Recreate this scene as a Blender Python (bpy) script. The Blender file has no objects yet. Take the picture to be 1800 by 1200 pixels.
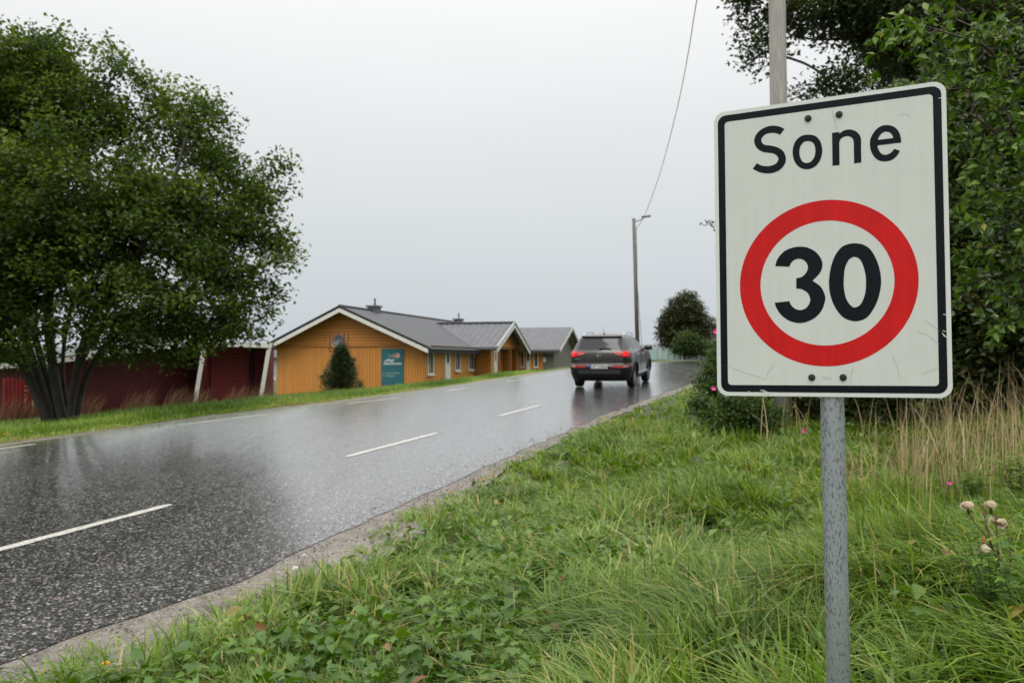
import bpy, bmesh, math, random
import numpy as np
from mathutils import Vector, Matrix
rng = np.random.default_rng(7)
random.seed(7)
PI = math.pi
S = bpy.context.scene
COL = S.collection

# ------------------------------------------------------------------ camera and picture rays
EYE = 1.78
F = 1400.0
PITCH = math.atan(30 / F)
cam_data = bpy.data.cameras.new("camera")
cam = bpy.data.objects.new("camera", cam_data); COL.objects.link(cam)
cam.location = (0, 0, EYE)
cam.rotation_euler = (PI / 2 + PITCH, 0, 0)
cam_data.sensor_width = 36; cam_data.lens = 28
cam_data.clip_start = 0.05; cam_data.clip_end = 5000
cam_data.dof.use_dof = True; cam_data.dof.focus_distance = 2.25; cam_data.dof.aperture_fstop = 6.0
S.camera = cam
CP, SP = math.cos(PITCH), math.sin(PITCH)
def ray(px, py):
    x = (px - 900) / F; z = (600 - py) / F
    return np.array([x, CP - z * SP, SP + z * CP])
def at(px, py, D):
    d = ray(px, py); return Vector((d[0] / d[1] * D, D, EYE + d[2] / d[1] * D))

# ------------------------------------------------------------------ terrain
HEAD = math.atan2(580, 1400); SA, CA = math.sin(HEAD), math.cos(HEAD); G = 0.0396
def sq(x, y): return x * SA + y * CA, x * CA - y * SA
def xy(s, q): return s * SA + q * CA, s * CA - q * SA
def sst(a):
    a = np.clip(a, 0, 1); return a * a * (3 - 2 * a)
LEFT = np.array([(-40, -12.7), (9, -12.6), (14, -12.35), (17, -11.7), (23, -11.3), (31, -11.05), (36, -10.3), (40, -9.3), (43.5, -7.2), (46.5, -3), (48.5, 3), (50, 12), (51, 30)])
RIGHT = np.array([(-40, -4.5), (0, -4.35), (3, -4.22), (4.7, -4.0), (6, -4.08), (9, -4.25), (15, -4.48), (20, -4.45), (27, -4.3), (32, -3.6), (35.5, -2), (38, .6), (39.8, 4), (41, 12), (42, 30)])
def zplane(s):
    s = np.asarray(s, float)
    up = G * 38 + .2 * (1 - np.exp(-np.maximum(s - 38, 0) * G / .2))
    z = np.where(s < 38, G * s, up)
    z = z - .03 * np.maximum(s - 52, 0) * (s < 1e9)
    return np.maximum(z, -6)
def edgeL(s): return np.interp(s, LEFT[:, 0], LEFT[:, 1])
def edgeR(s): return np.interp(s, RIGHT[:, 0], RIGHT[:, 1])
def hgt(x, y):
    s, q = sq(np.asarray(x, float), np.asarray(y, float))
    z = zplane(s)
    d = np.where(s < 44, edgeL(s) - q, np.minimum(-11 - q, 400))
    ramp = .45 + .55 * sst((s - 8) / 16)
    z = z - ramp * ((.62 + .25 * sst((s - 22) / 10)) * sst((d - .9) / 5) + .055 * np.clip(d - 5, 0, 14))
    b = q + 1.6 - 1.9 * sst((s - 4.5) / 4) + .3 * np.sin(s * .55)
    z = z + .55 * sst(b / 3.2) * sst((34 - s) / 10) + .05 * np.clip(q - 2, 0, 20) * sst((34 - s) / 10)
    dip = np.exp(-((q + 2.9) / .8) ** 2) * sst((30 - s) / 8); z = z - .10 * dip
    z = z + np.where((q > edgeR(s) + .6) | (q < edgeL(s) - 1.5), .035 * np.sin(x * 1.7 + 1) * np.sin(y * 1.3), 0)
    return z

# ------------------------------------------------------------------ materials
def new_mat(name):
    m = bpy.data.materials.new(name); m.use_nodes = True
    nt = m.node_tree; nt.nodes.clear()
    out = nt.nodes.new("ShaderNodeOutputMaterial")
    return m, nt, out
def N(nt, t, **kw):
    n = nt.nodes.new(t)
    for k, v in kw.items():
        if k in n.inputs.keys(): n.inputs[k].default_value = v
        else: setattr(n, k, v)
    return n
def ramp(nt, stops, interp='LINEAR'):
    r = nt.nodes.new("ShaderNodeValToRGB"); r.color_ramp.interpolation = interp
    e = r.color_ramp.elements
    while len(e) < len(stops): e.new(.5)
    for i, (p, c) in enumerate(stops):
        e[i].position = p; e[i].color = (*c, 1) if len(c) == 3 else c
    return r
def simple(name, col, rough=.5, metal=0, var=.15, scale=6, bump=0, bscale=40, spec=.5, coat=0, stretch=None):
    m, nt, out = new_mat(name); L = nt.links.new
    p = N(nt, "ShaderNodeBsdfPrincipled", Roughness=rough, Metallic=metal)
    p.inputs["Specular IOR Level"].default_value = spec; p.inputs["Coat Weight"].default_value = coat
    p.inputs["Coat Roughness"].default_value = .05
    tc = N(nt, "ShaderNodeTexCoord"); mp = N(nt, "ShaderNodeMapping")
    if stretch: mp.inputs["Scale"].default_value = stretch
    L(tc.outputs["Object"], mp.inputs["Vector"])
    no = N(nt, "ShaderNodeTexNoise", Scale=scale, Detail=5.0); L(mp.outputs[0], no.inputs["Vector"])
    c = np.array(col)
    r = ramp(nt, [(.3, tuple(c * (1 - var))), (.7, tuple(np.minimum(c * (1 + var), 1)))])
    L(no.outputs["Fac"], r.inputs[0]); L(r.outputs[0], p.inputs["Base Color"])
    if bump:
        n2 = N(nt, "ShaderNodeTexNoise", Scale=bscale, Detail=4.0); L(mp.outputs[0], n2.inputs["Vector"])
        b = N(nt, "ShaderNodeBump", Strength=bump, Distance=.01); L(n2.outputs["Fac"], b.inputs["Height"]); L(b.outputs[0], p.inputs["Normal"])
    L(p.outputs[0], out.inputs[0]); return m
def foliage(name, stops, rough=.4, trans=.35, spec=.35):
    m, nt, out = new_mat(name); L = nt.links.new
    a = N(nt, "ShaderNodeAttribute", attribute_name="rnd")
    r = ramp(nt, stops); L(a.outputs["Fac"], r.inputs[0])
    p = N(nt, "ShaderNodeBsdfPrincipled", Roughness=rough); p.inputs["Specular IOR Level"].default_value = spec
    t = N(nt, "ShaderNodeBsdfTranslucent")
    mx = N(nt, "ShaderNodeMixShader"); mx.inputs[0].default_value = trans
    hs = N(nt, "ShaderNodeHueSaturation", Saturation=1.15, Value=1.3); L(r.outputs[0], hs.inputs["Color"])
    L(r.outputs[0], p.inputs["Base Color"]); L(hs.outputs[0], t.inputs["Color"])
    L(p.outputs[0], mx.inputs[1]); L(t.outputs[0], mx.inputs[2]); L(mx.outputs[0], out.inputs[0]); return m
def boards(name, col, axis, per, rough=.6, var=.14, depth=.5):
    m, nt, out = new_mat(name); L = nt.links.new
    tc = N(nt, "ShaderNodeTexCoord")
    sx = N(nt, "ShaderNodeSeparateXYZ"); L(tc.outputs["Object"], sx.inputs[0])
    if axis == 'XY':
        ad = N(nt, "ShaderNodeMath", operation='ADD'); L(sx.outputs[0], ad.inputs[0]); L(sx.outputs[1], ad.inputs[1]); src = ad.outputs[0]
    else: src = sx.outputs['XYZ'.index(axis)]
    dv = N(nt, "ShaderNodeMath", operation='DIVIDE'); L(src, dv.inputs[0]); dv.inputs[1].default_value = per
    fr = N(nt, "ShaderNodeMath", operation='FRACT'); L(dv.outputs[0], fr.inputs[0])
    fl = N(nt, "ShaderNodeMath", operation='FLOOR'); L(dv.outputs[0], fl.inputs[0])
    wn = N(nt, "ShaderNodeTexWhiteNoise", noise_dimensions='1D'); L(fl.outputs[0], wn.inputs["W"])
    pr = ramp(nt, [(0, (0, 0, 0)), (.06, (.1, .1, .1)), (.14, (1, 1, 1)), (.86, (1, 1, 1)), (.95, (.5, .5, .5)), (1, (0, 0, 0))]); L(fr.outputs[0], pr.inputs[0])
    no = N(nt, "ShaderNodeTexNoise", Scale=1.3, Detail=6.0); L(tc.outputs["Object"], no.inputs["Vector"])
    c = np.array(col)
    mm = N(nt, "ShaderNodeMath", operation='ADD'); L(wn.outputs["Value"], mm.inputs[0]); L(no.outputs["Fac"], mm.inputs[1])
    r = ramp(nt, [(.0, tuple(c * (1 - var))), (1.0, tuple(c * (1 + var)))])
    hv = N(nt, "ShaderNodeMath", operation='MULTIPLY'); L(mm.outputs[0], hv.inputs[0]); hv.inputs[1].default_value = .5
    L(hv.outputs[0], r.inputs[0])
    p = N(nt, "ShaderNodeBsdfPrincipled", Roughness=rough)
    jm = N(nt, "ShaderNodeMapRange"); jm.inputs["To Min"].default_value = .45; L(pr.outputs[0], jm.inputs[0])
    jc = N(nt, "ShaderNodeVectorMath", operation='SCALE'); L(r.outputs[0], jc.inputs[0]); L(jm.outputs[0], jc.inputs["Scale"]); L(jc.outputs[0], p.inputs["Base Color"])
    b = N(nt, "ShaderNodeBump", Strength=depth, Distance=.03); L(pr.outputs[0], b.inputs["Height"]); L(b.outputs[0], p.inputs["Normal"])
    L(p.outputs[0], out.inputs[0]); return m

# ------------------------------------------------------------------ mesh helpers
def link(o, parent=None):
    COL.objects.link(o)
    if parent is not None: o.parent = parent
    return o
def tag(o, label=None, cat=None, group=None, kind=None):
    if label: o["label"] = label
    if cat: o["category"] = cat
    if group: o["group"] = group
    if kind: o["kind"] = kind
    return o
def empty(name, loc, rz=0, **kw):
    o = bpy.data.objects.new(name, None); COL.objects.link(o)
    o.location = loc; o.rotation_euler = (0, 0, rz); o.empty_display_size = .2
    return tag(o, **kw)
def np_mesh(name, V, Fc, mats, parent=None, rnd=None, smooth=False, matidx=None, loc=None):
    """V (n,3); Fc (m,k) faces of one size, or a list of such arrays"""
    if not isinstance(Fc, list): Fc = [Fc]
    if sum(len(f) for f in Fc) == 0: return None
    me = bpy.data.meshes.new(name)
    V = np.asarray(V, np.float32)
    nf = sum(len(f) for f in Fc); loops = np.concatenate([np.asarray(f).ravel() for f in Fc])
    tot = np.concatenate([np.full(len(f), f.shape[1]) for f in Fc]); start = np.concatenate([[0], np.cumsum(tot)[:-1]])
    me.vertices.add(len(V)); me.loops.add(len(loops)); me.polygons.add(nf)
    me.vertices.foreach_set("co", V.ravel()); me.loops.foreach_set("vertex_index", loops.astype(np.int32))
    me.polygons.foreach_set("loop_start", start.astype(np.int32)); me.polygons.foreach_set("loop_total", tot.astype(np.int32))
    for m in (mats if isinstance(mats, (list, tuple)) else [mats]): me.materials.append(m)
    if matidx is not None: me.polygons.foreach_set("material_index", np.asarray(matidx, np.int32))
    me.polygons.foreach_set("use_smooth", np.full(nf, bool(smooth)))
    if rnd is not None:
        a = me.attributes.new("rnd", 'FLOAT', 'FACE'); a.data.foreach_set("value", np.asarray(rnd, np.float32))
    me.update(calc_edges=True); me.validate()
    o = bpy.data.objects.new(name, me); link(o, parent)
    if loc is not None: o.location = loc
    return o
class MB:
    def __init__(s): s.v = []; s.f = []; s.m = []
    def add(s, vs, fs, mi=0):
        b = len(s.v); s.v += [tuple(v) for v in vs]; s.f += [tuple(i + b for i in f) for f in fs]; s.m += [mi] * len(fs); return s
    def box(s, x0, x1, y0, y1, z0, z1, M=None, mi=0):
        vs = [Vector((x, y, z)) for z in (z0, z1) for y in (y0, y1) for x in (x0, x1)]
        if M is not None: vs = [M @ v for v in vs]
        return s.add(vs, [(0, 2, 3, 1), (4, 5, 7, 6), (0, 1, 5, 4), (2, 6, 7, 3), (0, 4, 6, 2), (1, 3, 7, 5)], mi)
    def prism(s, poly, axis, a, b, mi=0):
        """poly of 2-D points extruded along axis from a to b"""
        n = len(poly)
        def P(p, t):
            return {'x': (t, p[0], p[1]), 'y': (p[0], t, p[1]), 'z': (p[0], p[1], t)}[axis]
        vs = [P(p, a) for p in poly] + [P(p, b) for p in poly]
        fs = [tuple(range(n))[::-1], tuple(range(n, 2 * n))] + [(i, (i + 1) % n, (i + 1) % n + n, i + n) for i in range(n)]
        return s.add(vs, fs, mi)
    def tube(s, pts, rad, n=8, mi=0, cap=True):
        pts = [Vector(p) for p in pts]; rad = rad if hasattr(rad, '__len__') else [rad] * len(pts)
        vs = []; fs = []
        ref = Vector((0, 0, 1))
        t0 = (pts[1] - pts[0]).normalized()
        if abs(t0.dot(ref)) > .95: ref = Vector((1, 0, 0))
        for i, p in enumerate(pts):
            t = (pts[min(i + 1, len(pts) - 1)] - pts[max(i - 1, 0)]).normalized()
            u = (ref - t * ref.dot(t)).normalized(); w = t.cross(u)
            for k in range(n):
                a = 2 * PI * k / n; vs.append(p + (u * math.cos(a) + w * math.sin(a)) * rad[i])
        for i in range(len(pts) - 1):
            for k in range(n):
                k2 = (k + 1) % n; fs.append((i * n + k, i * n + k2, (i + 1) * n + k2, (i + 1) * n + k))
        if cap: fs.append(tuple(range(n))[::-1]); fs.append(tuple(range((len(pts) - 1) * n, len(pts) * n)))
        return s.add(vs, fs, mi)
    def lathe(s, prof, n=24, M=None, mi=0):
        """profile of (radius, z)"""
        vs = []; fs = []
        for r, z in prof:
            for k in range(n):
                a = 2 * PI * k / n; v = Vector((r * math.cos(a), r * math.sin(a), z)); vs.append(M @ v if M is not None else v)
        for i in range(len(prof) - 1):
            for k in range(n):
                k2 = (k + 1) % n; fs.append((i * n + k, i * n + k2, (i + 1) * n + k2, (i + 1) * n + k))
        return s.add(vs, fs, mi)
    def grid(s, P, mi=0, flip=False):
        """P [rows][cols] points"""
        r, c = len(P), len(P[0]); vs = [p for row in P for p in row]
        fs = [(i * c + j, i * c + j + 1, (i + 1) * c + j + 1, (i + 1) * c + j) for i in range(r - 1) for j in range(c - 1)]
        if flip: fs = [f[::-1] for f in fs]
        return s.add(vs, fs, mi)
    def build(s, name, mats, parent=None, smooth=False, bevel=0, loc=None):
        me = bpy.data.meshes.new(name); me.from_pydata(s.v, [], s.f)
        for m in (mats if isinstance(mats, (list, tuple)) else [mats]): me.materials.append(m)
        me.polygons.foreach_set("material_index", s.m)
        if smooth: me.polygons.foreach_set("use_smooth", [True] * len(s.f))
        me.update()
        o = bpy.data.objects.new(name, me); link(o, parent)
        if loc is not None: o.location = loc
        if bevel:
            b = o.modifiers.new("bevel", 'BEVEL'); b.width = bevel; b.segments = 2; b.limit_method = 'ANGLE'
        return o

# leaf scatter: template verts placed with random frames
def frames(nrm, ang=None):
    nrm = nrm / (np.linalg.norm(nrm, axis=1, keepdims=True) + 1e-9)
    a = np.where(np.abs(nrm[:, 2:3]) > .9, np.array([[1., 0, 0]]), np.array([[0, 0, 1.]]))
    u = np.cross(a, nrm); u /= np.linalg.norm(u, axis=1, keepdims=True); v = np.cross(nrm, u)
    if ang is None: ang = rng.uniform(0, 2 * PI, len(nrm))
    c, s = np.cos(ang)[:, None], np.sin(ang)[:, None]
    return np.stack([u * c + v * s, -u * s + v * c, nrm], axis=2)
def frames_dir(d, nrm):
    """y axis along d, z axis near nrm"""
    d = d / (np.linalg.norm(d, axis=1, keepdims=True) + 1e-9)
    x = np.cross(d, nrm); x /= (np.linalg.norm(x, axis=1, keepdims=True) + 1e-9); z = np.cross(x, d)
    return np.stack([x, d, z], axis=2)
def scatter(tv, tf, pos, R, sc):
    tv = np.asarray(tv, float); tf = [np.asarray(f) for f in (tf if isinstance(tf, list) else [tf])]
    if np.ndim(sc) == 1: sc = sc[:, None]
    P = np.einsum('nij,nkj->nki', R, tv[None] * sc[:, None, :] if sc.shape[1] == 3 else tv[None] * sc[:, None]) + pos[:, None]
    k = len(tv); off = np.arange(len(pos)) * k
    Fs = [(f[None] + off[:, None, None]).reshape(-1, f.shape[1]) for f in tf]
    return P.reshape(-1, 3), Fs
LEAF_S = ([(0, 0, 0), (.28, .45, .09), (0, 1, -.05), (-.28, .45, .09)], np.array([(0, 1, 2), (0, 2, 3)]))
def leaf_detailed(wid=.27, droop=.22, fold=.10):
    rows = [(.12, .35), (.3, .85), (.5, 1.0), (.7, .8), (.87, .42)]
    V = [(0, 0, 0)]
    for t, w in rows:
        z = -droop * t * t
        V += [(-w * wid, t, z + fold * w), (0, t, z), (w * wid, t, z + fold * w)]
    V.append((0, 1.05, -droop * 1.1)); T = [(0, 2, 1), (0, 3, 2)]; Q = []
    for i in range(4):
        a = 1 + 3 * i
        Q += [(a, a + 1, a + 4, a + 3), (a + 1, a + 2, a + 5, a + 4)]
    a = 13; T += [(a, a + 1, 16), (a + 1, a + 2, 16)]
    return V, [np.array(T), np.array(Q)]
LEAF_D = leaf_detailed()
def lobed_leaf():
    V = [(0, .35, 0)]; n = 0
    pts = [(0, 0), (.12, .12), (.42, .05), (.34, .22), (.62, .38), (.38, .42), (.5, .72), (.22, .62), (.12, .82), (0, 1.05), (-.12, .82), (-.22, .62), (-.5, .72), (-.38, .42), (-.62, .38), (-.34, .22), (-.42, .05), (-.12, .12)]
    for x, y in pts: V.append((x, y, -.25 * (x * x) - .15 * abs(y - .35) + (.04 if abs(x) > .3 else 0)))
    k = len(pts); return V, np.array([(0, 1 + i, 1 + (i + 1) % k) for i in range(k)])
LEAF_L = lobed_leaf()

def vnoise(x, y, sc, seed=0):
    """smooth value noise 0..1"""
    x = np.asarray(x) / sc + seed * 17.3; y = np.asarray(y) / sc + seed * 9.1
    xi, yi = np.floor(x), np.floor(y); fx, fy = x - xi, y - yi
    fx = fx * fx * (3 - 2 * fx); fy = fy * fy * (3 - 2 * fy)
    h = lambda a, b: np.modf(np.abs(np.sin(a * 127.1 + b * 311.7 + seed * 3.3) * 43758.5453))[0]
    return (h(xi, yi) * (1 - fx) + h(xi + 1, yi) * fx) * (1 - fy) + (h(xi, yi + 1) * (1 - fx) + h(xi + 1, yi + 1) * fx) * fy
def blades(base, H, W, lean, az, segs=(0, .25, .5, .75, 1), droop=.45):
    n = len(base); t = np.array(segs)[None, :, None]
    H = H[:, None, None]; lean = lean[:, None, None]
    d = np.stack([np.cos(az), np.sin(az), 0 * az], 1)[:, None, :]
    up = np.array([0, 0, 1.])[None, None]
    c = base[:, None, :] + up * H * (t - droop * lean * t ** 2.6) + d * H * lean * t ** 1.8
    tw = az + PI / 2 + rng.normal(0, .5, n)
    side = np.stack([np.cos(tw), np.sin(tw), 0 * tw], 1)[:, None, :]
    w = W[:, None, None] * (1 - t ** 2 * .96) * .5
    P = np.stack([c - side * w, c + side * w], 2)      # n, seg, 2, 3
    k = len(segs) * 2
    q = np.array([(2 * i, 2 * i + 1, 2 * i + 3, 2 * i + 2) for i in range(len(segs) - 1)])
    Fq = (q[None] + (np.arange(n) * k)[:, None, None]).reshape(-1, 4)
    return P.reshape(-1, 3), Fq
def join(parts):
    """parts: (V, [faces], rnd per face list)"""
    V = []; D = {}; off = 0
    for v, fs, r in parts:
        V.append(v); i = 0
        for f in (fs if isinstance(fs, list) else [fs]):
            D.setdefault(f.shape[1], []).append((f + off, r[i:i + len(f)])); i += len(f)
        off += len(v)
    F_ = []; R_ = []
    for k in sorted(D):
        F_.append(np.concatenate([a for a, b in D[k]])); R_.append(np.concatenate([b for a, b in D[k]]))
    return np.concatenate(V), F_, np.concatenate(R_)

# ------------------------------------------------------------------ world and sun
w = bpy.data.worlds.new("World"); S.world = w; w.use_nodes = True
nt = w.node_tree; nt.nodes.clear(); L = nt.links.new
sky = N(nt, "ShaderNodeTexSky", sky_type='NISHITA', sun_disc=False)
SUN_EL, SUN_AZ = math.radians(55), math.radians(200)
sky.sun_elevation = SUN_EL; sky.sun_rotation = SUN_AZ; sky.dust_density = 4; sky.air_density = 1
sk = N(nt, "ShaderNodeVectorMath", operation='SCALE'); sk.inputs["Scale"].default_value = .10; L(sky.outputs[0], sk.inputs[0])
tc = N(nt, "ShaderNodeTexCoord"); sp = N(nt, "ShaderNodeSeparateXYZ"); L(tc.outputs["Generated"], sp.inputs[0])
r = ramp(nt, [(0, (.58, .63, .68)), (.06, (.63, .675, .71)), (.16, (.71, .745, .76)), (.30, (.86, .875, .88)), (.43, (1.03, 1.03, 1.03)), (1, (1.06, 1.06, 1.06))])
L(sp.outputs[2], r.inputs[0])
no = N(nt, "ShaderNodeTexNoise", Scale=1.6, Detail=4.0); mpn = N(nt, "ShaderNodeMapping"); mpn.inputs["Scale"].default_value = (1, 1, 3)
L(tc.outputs["Generated"], mpn.inputs[0]); L(mpn.outputs[0], no.inputs["Vector"])
mr = N(nt, "ShaderNodeMapRange"); mr.inputs["To Min"].default_value = .95; mr.inputs["To Max"].default_value = 1.05; L(no.outputs["Fac"], mr.inputs[0])
zb = N(nt, "ShaderNodeMapRange"); zb.inputs["From Min"].default_value = .42; zb.inputs["To Min"].default_value = 1.0; zb.inputs["To Max"].default_value = 2.9; L(sp.outputs[2], zb.inputs[0])
mu = N(nt, "ShaderNodeMath", operation='MULTIPLY'); L(mr.outputs[0], mu.inputs[0]); L(zb.outputs[0], mu.inputs[1])
cl = N(nt, "ShaderNodeVectorMath", operation='SCALE'); L(r.outputs[0], cl.inputs[0]); L(mu.outputs[0], cl.inputs["Scale"])
mx = N(nt, "ShaderNodeMix", data_type='RGBA'); mx.inputs["Factor"].default_value = .94
L(sk.outputs[0], mx.inputs["A"]); L(cl.outputs[0], mx.inputs["B"])
bg = N(nt, "ShaderNodeBackground", Strength=1.0); L(mx.outputs["Result"], bg.inputs[0])
wo = N(nt, "ShaderNodeOutputWorld"); L(bg.outputs[0], wo.inputs[0])
sd = bpy.data.lights.new("sun", 'SUN'); sd.energy = 1.0; sd.angle = math.radians(25); sd.color = (1, .97, .93)
so = bpy.data.objects.new("sun", sd); COL.objects.link(so)
dv = Vector((math.sin(SUN_AZ) * math.cos(SUN_EL), math.cos(SUN_AZ) * math.cos(SUN_EL), math.sin(SUN_EL)))
so.rotation_euler = dv.to_track_quat('Z', 'Y').to_euler(); so.location = dv * 50
S.view_settings.view_transform = 'Standard'; S.view_settings.look = 'None'; S.view_settings.exposure = 0; S.view_settings.gamma = 1
S.cycles.max_bounces = 8; S.cycles.transparent_max_bounces = 8; S.cycles.use_denoising = True
S.cycles.caustics_reflective = False; S.cycles.caustics_refractive = False

# ------------------------------------------------------------------ ground, road
def ground_mat():
    m, nt, out = new_mat("ground"); L = nt.links.new
    tc = N(nt, "ShaderNodeTexCoord")
    n1 = N(nt, "ShaderNodeTexNoise", Scale=.6, Detail=6.0); n2 = N(nt, "ShaderNodeTexNoise", Scale=18.0, Detail=6.0)
    L(tc.outputs["Object"], n1.inputs["Vector"]); L(tc.outputs["Object"], n2.inputs["Vector"])
    a = ramp(nt, [(.3, (.030, .045, .014)), (.5, (.055, .085, .022)), (.7, (.10, .13, .04))]); L(n1.outputs["Fac"], a.inputs[0])
    b = ramp(nt, [(.35, (.022, .020, .012)), (.55, (.06, .085, .025)), (.75, (.11, .13, .05))]); L(n2.outputs["Fac"], b.inputs[0])
    mx = N(nt, "ShaderNodeMix", data_type='RGBA'); mx.inputs["Factor"].default_value = .5; L(a.outputs[0], mx.inputs["A"]); L(b.outputs[0], mx.inputs["B"])
    p = N(nt, "ShaderNodeBsdfPrincipled", Roughness=.9); L(mx.outputs["Result"], p.inputs["Base Color"])
    bu = N(nt, "ShaderNodeBump", Strength=.8, Distance=.03); L(n2.outputs["Fac"], bu.inputs["Height"]); L(bu.outputs[0], p.inputs["Normal"])
    L(p.outputs[0], out.inputs[0]); return m
def axis_pts(lo, hi, f0, f1, fine, grow=1.12):
    a = list(np.arange(f0, f1, fine)); st = fine; v = a[-1]
    while v < hi: st *= grow; v += st; a.append(v)
    st = fine; v = a[0]
    while v > lo: st *= grow; v -= st; a.insert(0, v)
    return np.array(a)
gs = axis_pts(-60, 900, -3, 52, .4); gq = axis_pts(-500, 500, -32, 8, .4)
SS, QQ = np.meshgrid(gs, gq, indexing='ij')
XX, YY = xy(SS, QQ); ZZ = hgt(XX, YY)
inroad = (QQ > edgeL(SS) + .25) & (QQ < edgeR(SS) - .25) & (SS < 58)
ZZ = np.where(inroad, ZZ - .12, ZZ)
a, b = SS.shape; idx = np.arange(a * b).reshape(a, b)
gf = np.stack([idx[:-1, :-1], idx[1:, :-1], idx[1:, 1:], idx[:-1, 1:]], -1).reshape(-1, 4)
gnd = np_mesh("ground", np.stack([XX, YY, ZZ], -1).reshape(-1, 3), gf, ground_mat(), smooth=True)
gnd["kind"] = "structure"

def asphalt_mat():
    m, nt, out = new_mat("wet_asphalt"); L = nt.links.new
    tc = N(nt, "ShaderNodeTexCoord")
    vo = N(nt, "ShaderNodeTexVoronoi", Scale=46.0); vo.inputs["Randomness"].default_value = 1
    vo2 = N(nt, "ShaderNodeTexVoronoi", Scale=120.0)
    nz = N(nt, "ShaderNodeTexNoise", Scale=40.0, Detail=3.0)
    for n in (vo, vo2, nz): L(tc.outputs["Object"], n.inputs["Vector"])
    sx = N(nt, "ShaderNodeSeparateColor"); L(vo.outputs["Color"], sx.inputs[0])
    st = ramp(nt, [(0, (.006, .006, .007)), (.42, (.006, .006, .007)), (.5, (.06, .059, .057)), (.72, (.17, .165, .16)), (.87, (.33, .32, .30)), (.92, (.34, .22, .17)), (1, (.62, .59, .55))]); L(sx.outputs[0], st.inputs[0])
    sx2 = N(nt, "ShaderNodeSeparateColor"); L(vo2.outputs["Color"], sx2.inputs[0])
    st2 = ramp(nt, [(0, (.004, .004, .005)), (.7, (.014, .014, .014)), (1, (.14, .135, .13))]); L(sx2.outputs[0], st2.inputs[0])
    rim = ramp(nt, [(.30, (1, 1, 1)), (.62, (.0, .0, .0))]); L(vo.outputs["Distance"], rim.inputs[0])
    mx = N(nt, "ShaderNodeMix", data_type='RGBA'); L(rim.outputs[0], mx.inputs["Factor"]); L(st2.outputs[0], mx.inputs["A"]); L(st.outputs[0], mx.inputs["B"])
    # wet film: smooth in streaks along the lane, thin between
    mp = N(nt, "ShaderNodeMapping"); mp.inputs["Rotation"].default_value = (0, 0, HEAD); mp.inputs["Scale"].default_value = (1.6, .16, 1)
    L(tc.outputs["Object"], mp.inputs[0])
    wet = N(nt, "ShaderNodeTexNoise", Scale=1.0, Detail=5.0, Roughness=.6); L(mp.outputs[0], wet.inputs["Vector"])
    wr = N(nt, "ShaderNodeMapRange"); wr.inputs["From Min"].default_value = .35; wr.inputs["From Max"].default_value = .65
    wr.inputs["To Min"].default_value = .24; wr.inputs["To Max"].default_value = .38; L(wet.outputs["Fac"], wr.inputs[0])
    bs = N(nt, "ShaderNodeMapRange"); bs.inputs["From Min"].default_value = .35; bs.inputs["From Max"].default_value = .65
    bs.inputs["To Min"].default_value = .16; bs.inputs["To Max"].default_value = .42; L(wet.outputs["Fac"], bs.inputs[0])
    p = N(nt, "ShaderNodeBsdfPrincipled"); L(mx.outputs["Result"], p.inputs["Base Color"]); L(wr.outputs[0], p.inputs["Roughness"])
    p.inputs["IOR"].default_value = 1.42; p.inputs["Coat Weight"].default_value = 1; p.inputs["Coat IOR"].default_value = 1.5
    bu = N(nt, "ShaderNodeBump", Distance=.006); L(bs.outputs[0], bu.inputs["Strength"]); L(rim.outputs[0], bu.inputs["Height"])
    bu2 = N(nt, "ShaderNodeBump", Strength=.1, Distance=.01); L(nz.outputs["Fac"], bu2.inputs["Height"]); L(bu.outputs[0], bu2.inputs["Normal"])
    L(bu2.outputs[0], p.inputs["Normal"])
    cr_ = N(nt, "ShaderNodeMapRange"); cr_.inputs["From Min"].default_value = .35; cr_.inputs["From Max"].default_value = .65; cr_.inputs["To Min"].default_value = .06; cr_.inputs["To Max"].default_value = .13; L(wet.outputs["Fac"], cr_.inputs[0]); L(cr_.outputs[0], p.inputs["Coat Roughness"])
    bu3 = N(nt, "ShaderNodeBump", Strength=.10, Distance=.005); L(rim.outputs[0], bu3.inputs["Height"]); L(bu3.outputs[0], p.inputs["Coat Normal"])
    L(p.outputs[0], out.inputs[0]); return m
def strip(name, s0, s1, qa, qb, off, mat, step=.3, cols=8, jit=0):
    s = np.arange(s0, s1 + 1e-6, step); A_, B_ = qa(s), qb(s)
    if jit:
        A_ = A_ + jit * (vnoise(s, s * 0, .35, 3) - .5); B_ = B_ + jit * (vnoise(s, s * 0 + 5, .35, 4) - .5)
    t = np.linspace(0, 1, cols); Q = A_[:, None] * (1 - t) + B_[:, None] * t; S_ = np.repeat(s[:, None], cols, 1)
    x, y = xy(S_, Q); z = zplane(S_) + off
    i = np.arange(len(s) * cols).reshape(len(s), cols)
    f = np.stack([i[:-1, :-1], i[:-1, 1:], i[1:, 1:], i[1:, :-1]], -1).reshape(-1, 4)[:, ::-1]
    return np_mesh(name, np.stack([x, y, z], -1).reshape(-1, 3), f, mat, smooth=True)
AS = asphalt_mat()
road = strip("road", -12, 62, lambda s: edgeL(s) * 1.0, lambda s: edgeR(s), .012, AS, step=.15, cols=24, jit=.12); road["kind"] = "structure"
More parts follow.
